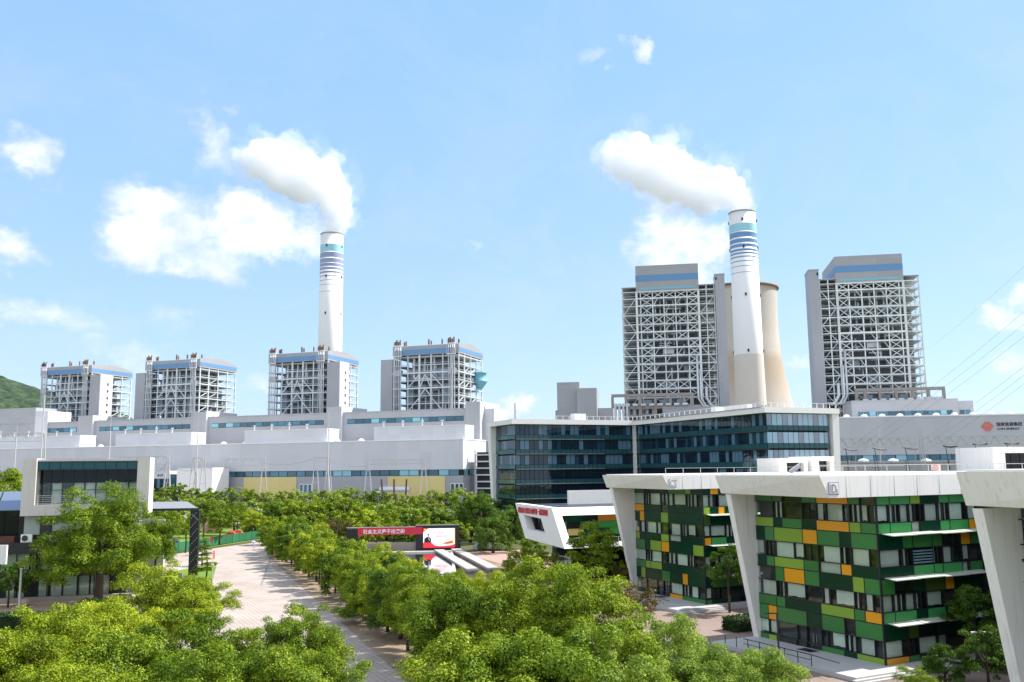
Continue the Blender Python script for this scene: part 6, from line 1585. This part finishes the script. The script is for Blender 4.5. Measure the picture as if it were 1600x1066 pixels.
# entrance block and white block before the turbine hall
t = lframe('entrance_block', 'glass fronted entrance block with pale lintel left of the white cube', 'building', -183, -16)
box(t, 'glass_wall', 0, 20, .2, 12, 0, 15.2, M_back)
for k in range(10):
    for j in range(3): box(t, 'window_pane', k * 2 + .06, k * 2 + 1.94, 0, .15, j * 5.05 + .1, j * 5.05 + 4.95, G_tower)
box(t, 'lintel', -.3, 20.2, -.5, 12.2, 15.2, 19.4, M_hall); text(t, 'lettering', '集控楼', (12.5, -.55, 16.5), (R(90), 0, 0), 1.3, M_black_t, .03)
for k in range(3): box(t, 'corner_pane', 20.25 + k * 2.1, 22.2 + k * 2.1, 0, .15, 0.2, 17.5, G_teal)
t = lframe('white_block', 'plain white cube building before the turbine hall', 'building', -156.5, -18)
box(t, 'wall', 0, 22.5, 0, 14, 0, 20.6, M_white2); box(t, 'coping', -.2, 22.7, -.2, 14.2, 20.6, 20.9, M_conc); box(t, 'door', 20, 21.2, -.06, 0, 4, 9, M_dark)
t = lframe('storage_tank', 'white horizontal pipe tank lying before the right yellow panel', 'tank', -40, -10)
rod(t, 'shell', (0, 0, 9.2), (16, 0, 9.2), 1.3, M_pipe, 20); rod(t, 'shell', (-4, -2, 7.4), (1, -2, 7.4), .9, M_pipe, 16)
for k in range(5): rod(t, 'nozzle', (1 + k * 1.6, 0, 10.2), (1 + k * 1.6, 0, 11.4), .25, M_pipe)
for k in range(3): bar(t, 'support', (1 + k * 7, 0, 0), (1 + k * 7, 0, 8.2), .7, M_conc)
for i, (dx, dy) in enumerate(((0, 0), (6, 0), (12, 0))):
    X, _, Z = at(598 + i * 18, 757, 392); t = thing('bushing', 'dark slanting bushing, %s from left before the right yellow panel' % ORD[i], 'bushing', (X, 392, 0), 0, 'bushings before the yellow panel')
    rod(t, 'stem', (0, 0, Z - 5), (-.6 * (1 - i * .8), 0, Z + 2.2), .38, M_ins); rod(t, 'base', (0, 0, 0), (0, 0, Z - 5), .5, M_mast)

# street furniture near the offices
for px, py, h, lb in ((1218, 1040, 4.6, 'dark slim lamp post on the terrace of the middle office'), (1545, 1066, 4.0, 'lamp post in the shade below the white fin at right')):
    x, y = ground_xy(px, py, .45); t = thing('lamp_post', lb, 'lamp post', (x, y, .45), R(180))
    rod(t, 'post', (0, 0, 0), (0, 0, h), .09, M_darkmetal); box(t, 'lamp_head', -.1, 1.15, -.12, .12, h - .02, h + .08, M_darkmetal if px < 1300 else M_white2)
x, y = ground_xy(29, 958); t = thing('white_pole', 'pale pole beside the clipped bush in front of the house', 'pole', (x, y, 0)); rod(t, 'shaft', (0, 0, 0), (0, 0, 5.6), .14, M_mast); rod(t, 'cap', (0, 0, 5.6), (0, 0, 5.9), .2, M_mast)
x, y = ground_xy(39, 948); t = thing('stone_ball', 'pink stone ball on the courtyard by the house', 'stone ball', (x, y, 0)); b = MB(); b.lathe([(.01, 0), (.32, .06), (.55, .3), (.62, .6), (.55, .9), (.32, 1.14), (.01, 1.2)], 18); b.build('ball', mat('stone_pink', (.55, .42, .36), .8), t, True)
for i, (px, py) in enumerate(((331, 915), (455, 858))):
    x, y = ground_xy(px, py); t = thing('bollard_lamp', ('short pale lamp post beside the topiary' if i == 0 else 'short pale lamp post at the far plaza corner'), 'lamp post', (x, y, 0)); rod(t, 'post', (0, 0, 0), (0, 0, 3.2), .08, M_mast); rod(t, 'head', (0, 0, 3.2), (0, 0, 3.45), .2, M_mast)
x, y, z = at(4, 880, 118)
t = thing('white_sign', 'white sign board cut by the left picture edge', 'sign', (x - 4, 118, 0)); box(t, 'board', 0, 4.4, 0, .3, at(4, 882, 118)[2], at(4, 852, 118)[2], M_white2); bar(t, 'post', (1, .15, 0), (1, .15, 9), .25, M_mast)
x, y = ground_xy(1468, 1040)

# ------------------------------------------------------------------ steam plumes (real volumes)
def steam_mat(dens):
    m_ = bpy.data.materials.new('steam_volume'); m_.use_nodes = True; nt = m_.node_tree; nt.nodes.clear()
    out = nt.nodes.new('ShaderNodeOutputMaterial'); pv = nt.nodes.new('ShaderNodeVolumePrincipled'); pv.inputs['Color'].default_value = (.985, .99, 1, 1); pv.inputs['Density'].default_value = dens
    pv.inputs['Anisotropy'].default_value = .0
    nt.links.new(pv.outputs[0], out.inputs['Volume']); return m_
def plume(label, Y, blobs, seed, dens, x):
    """a dense core inside thinner ragged veils, each a closed body of its own density"""
    import bmesh
    t = thing('steam_plume', label, 'steam', (x, Y, 0))
    pts = []
    for px, py, r_ in blobs:
        X, _, Z = at(px, py, Y); pts.append((Vector((X - x, 0, Z)), r_ * Y / 1414.0))
    for layer, (grow, dn, puff, tex, name) in enumerate(((.74, dens, .5, ((13, 10.0), (5.0, 7.0), (2.2, 3.0)), 'steam'), (.95, dens * .20, 1.0, ((13, 14.0), (5.5, 8.0), (2.5, 3.0)), 'steam_veil'), (1.12, dens * .05, 1.5, ((12, 20.0), (6.0, 11.0), (3.0, 4.0)), 'steam_wisp'))):
        rs = random.Random(seed + layer * 17); bm = bmesh.new(); dense = []
        for (a, ra), (b_, rb2) in zip(pts, pts[1:]):
            n = max(2, int((b_ - a).length / (min(ra, rb2) * .35)))
            for k in range(n): f = k / n; dense.append((a.lerp(b_, f), ra + (rb2 - ra) * f))
        dense.append(pts[-1])
        N_ = len(dense)
        for q_, (c, r_) in enumerate(dense):
            if layer == 0 and q_ > N_ * .86: continue
            bmesh.ops.create_icosphere(bm, subdivisions=3, radius=r_ * grow * .85, matrix=Matrix.Translation(c))
            for k in range(9):
                d = Vector((rs.gauss(0, 1), rs.gauss(0, .8), rs.gauss(0, 1))).normalized(); q = r_ * rs.uniform(.18, .46)
                bmesh.ops.create_icosphere(bm, subdivisions=2, radius=q, matrix=Matrix.Translation(c + d * r_ * grow * rs.uniform(.62, .75 + puff * .45)))
        me = bpy.data.meshes.new('steam'); bm.to_mesh(me); bm.free()
        o = link(name, me, t)
        vx = .95 + layer * .25
        rm = o.modifiers.new('r', 'REMESH'); rm.mode = 'VOXEL'; rm.voxel_size = vx
        for sc_, st_ in tex:
            tx = bpy.data.textures.new('puff', 'CLOUDS'); tx.noise_scale = sc_; tx.noise_depth = 2
            dm = o.modifiers.new('d', 'DISPLACE'); dm.texture = tx; dm.strength = st_; dm.mid_level = .52; dm.texture_coords = 'LOCAL'
        rm2 = o.modifiers.new('r2', 'REMESH'); rm2.mode = 'VOXEL'; rm2.voxel_size = vx
        dg = bpy.context.evaluated_depsgraph_get(); dg.update()
        me2 = bpy.data.meshes.new_from_object(o.evaluated_get(dg)); o.modifiers.clear(); o.data = me2
        me2.materials.clear(); me2.materials.append(steam_mat(dn))
    return t
plume('thick white steam plume curling left from the left chimney', 840, [(519, 362, 16), (532, 346, 23), (526, 326, 30), (514, 304, 37), (494, 284, 44), (468, 270, 48), (442, 262, 48), (418, 252, 42), (400, 248, 30), (378, 258, 20)], 3, .085, -170)
plume('thick white steam plume drifting left from the right chimney', 700, [(1160, 328, 16), (1153, 312, 24), (1132, 296, 36), (1106, 294, 42), (1078, 290, 48), (1046, 280, 54), (1014, 266, 52), (984, 250, 44), (958, 246, 30), (938, 250, 16)], 9, .09, 184)
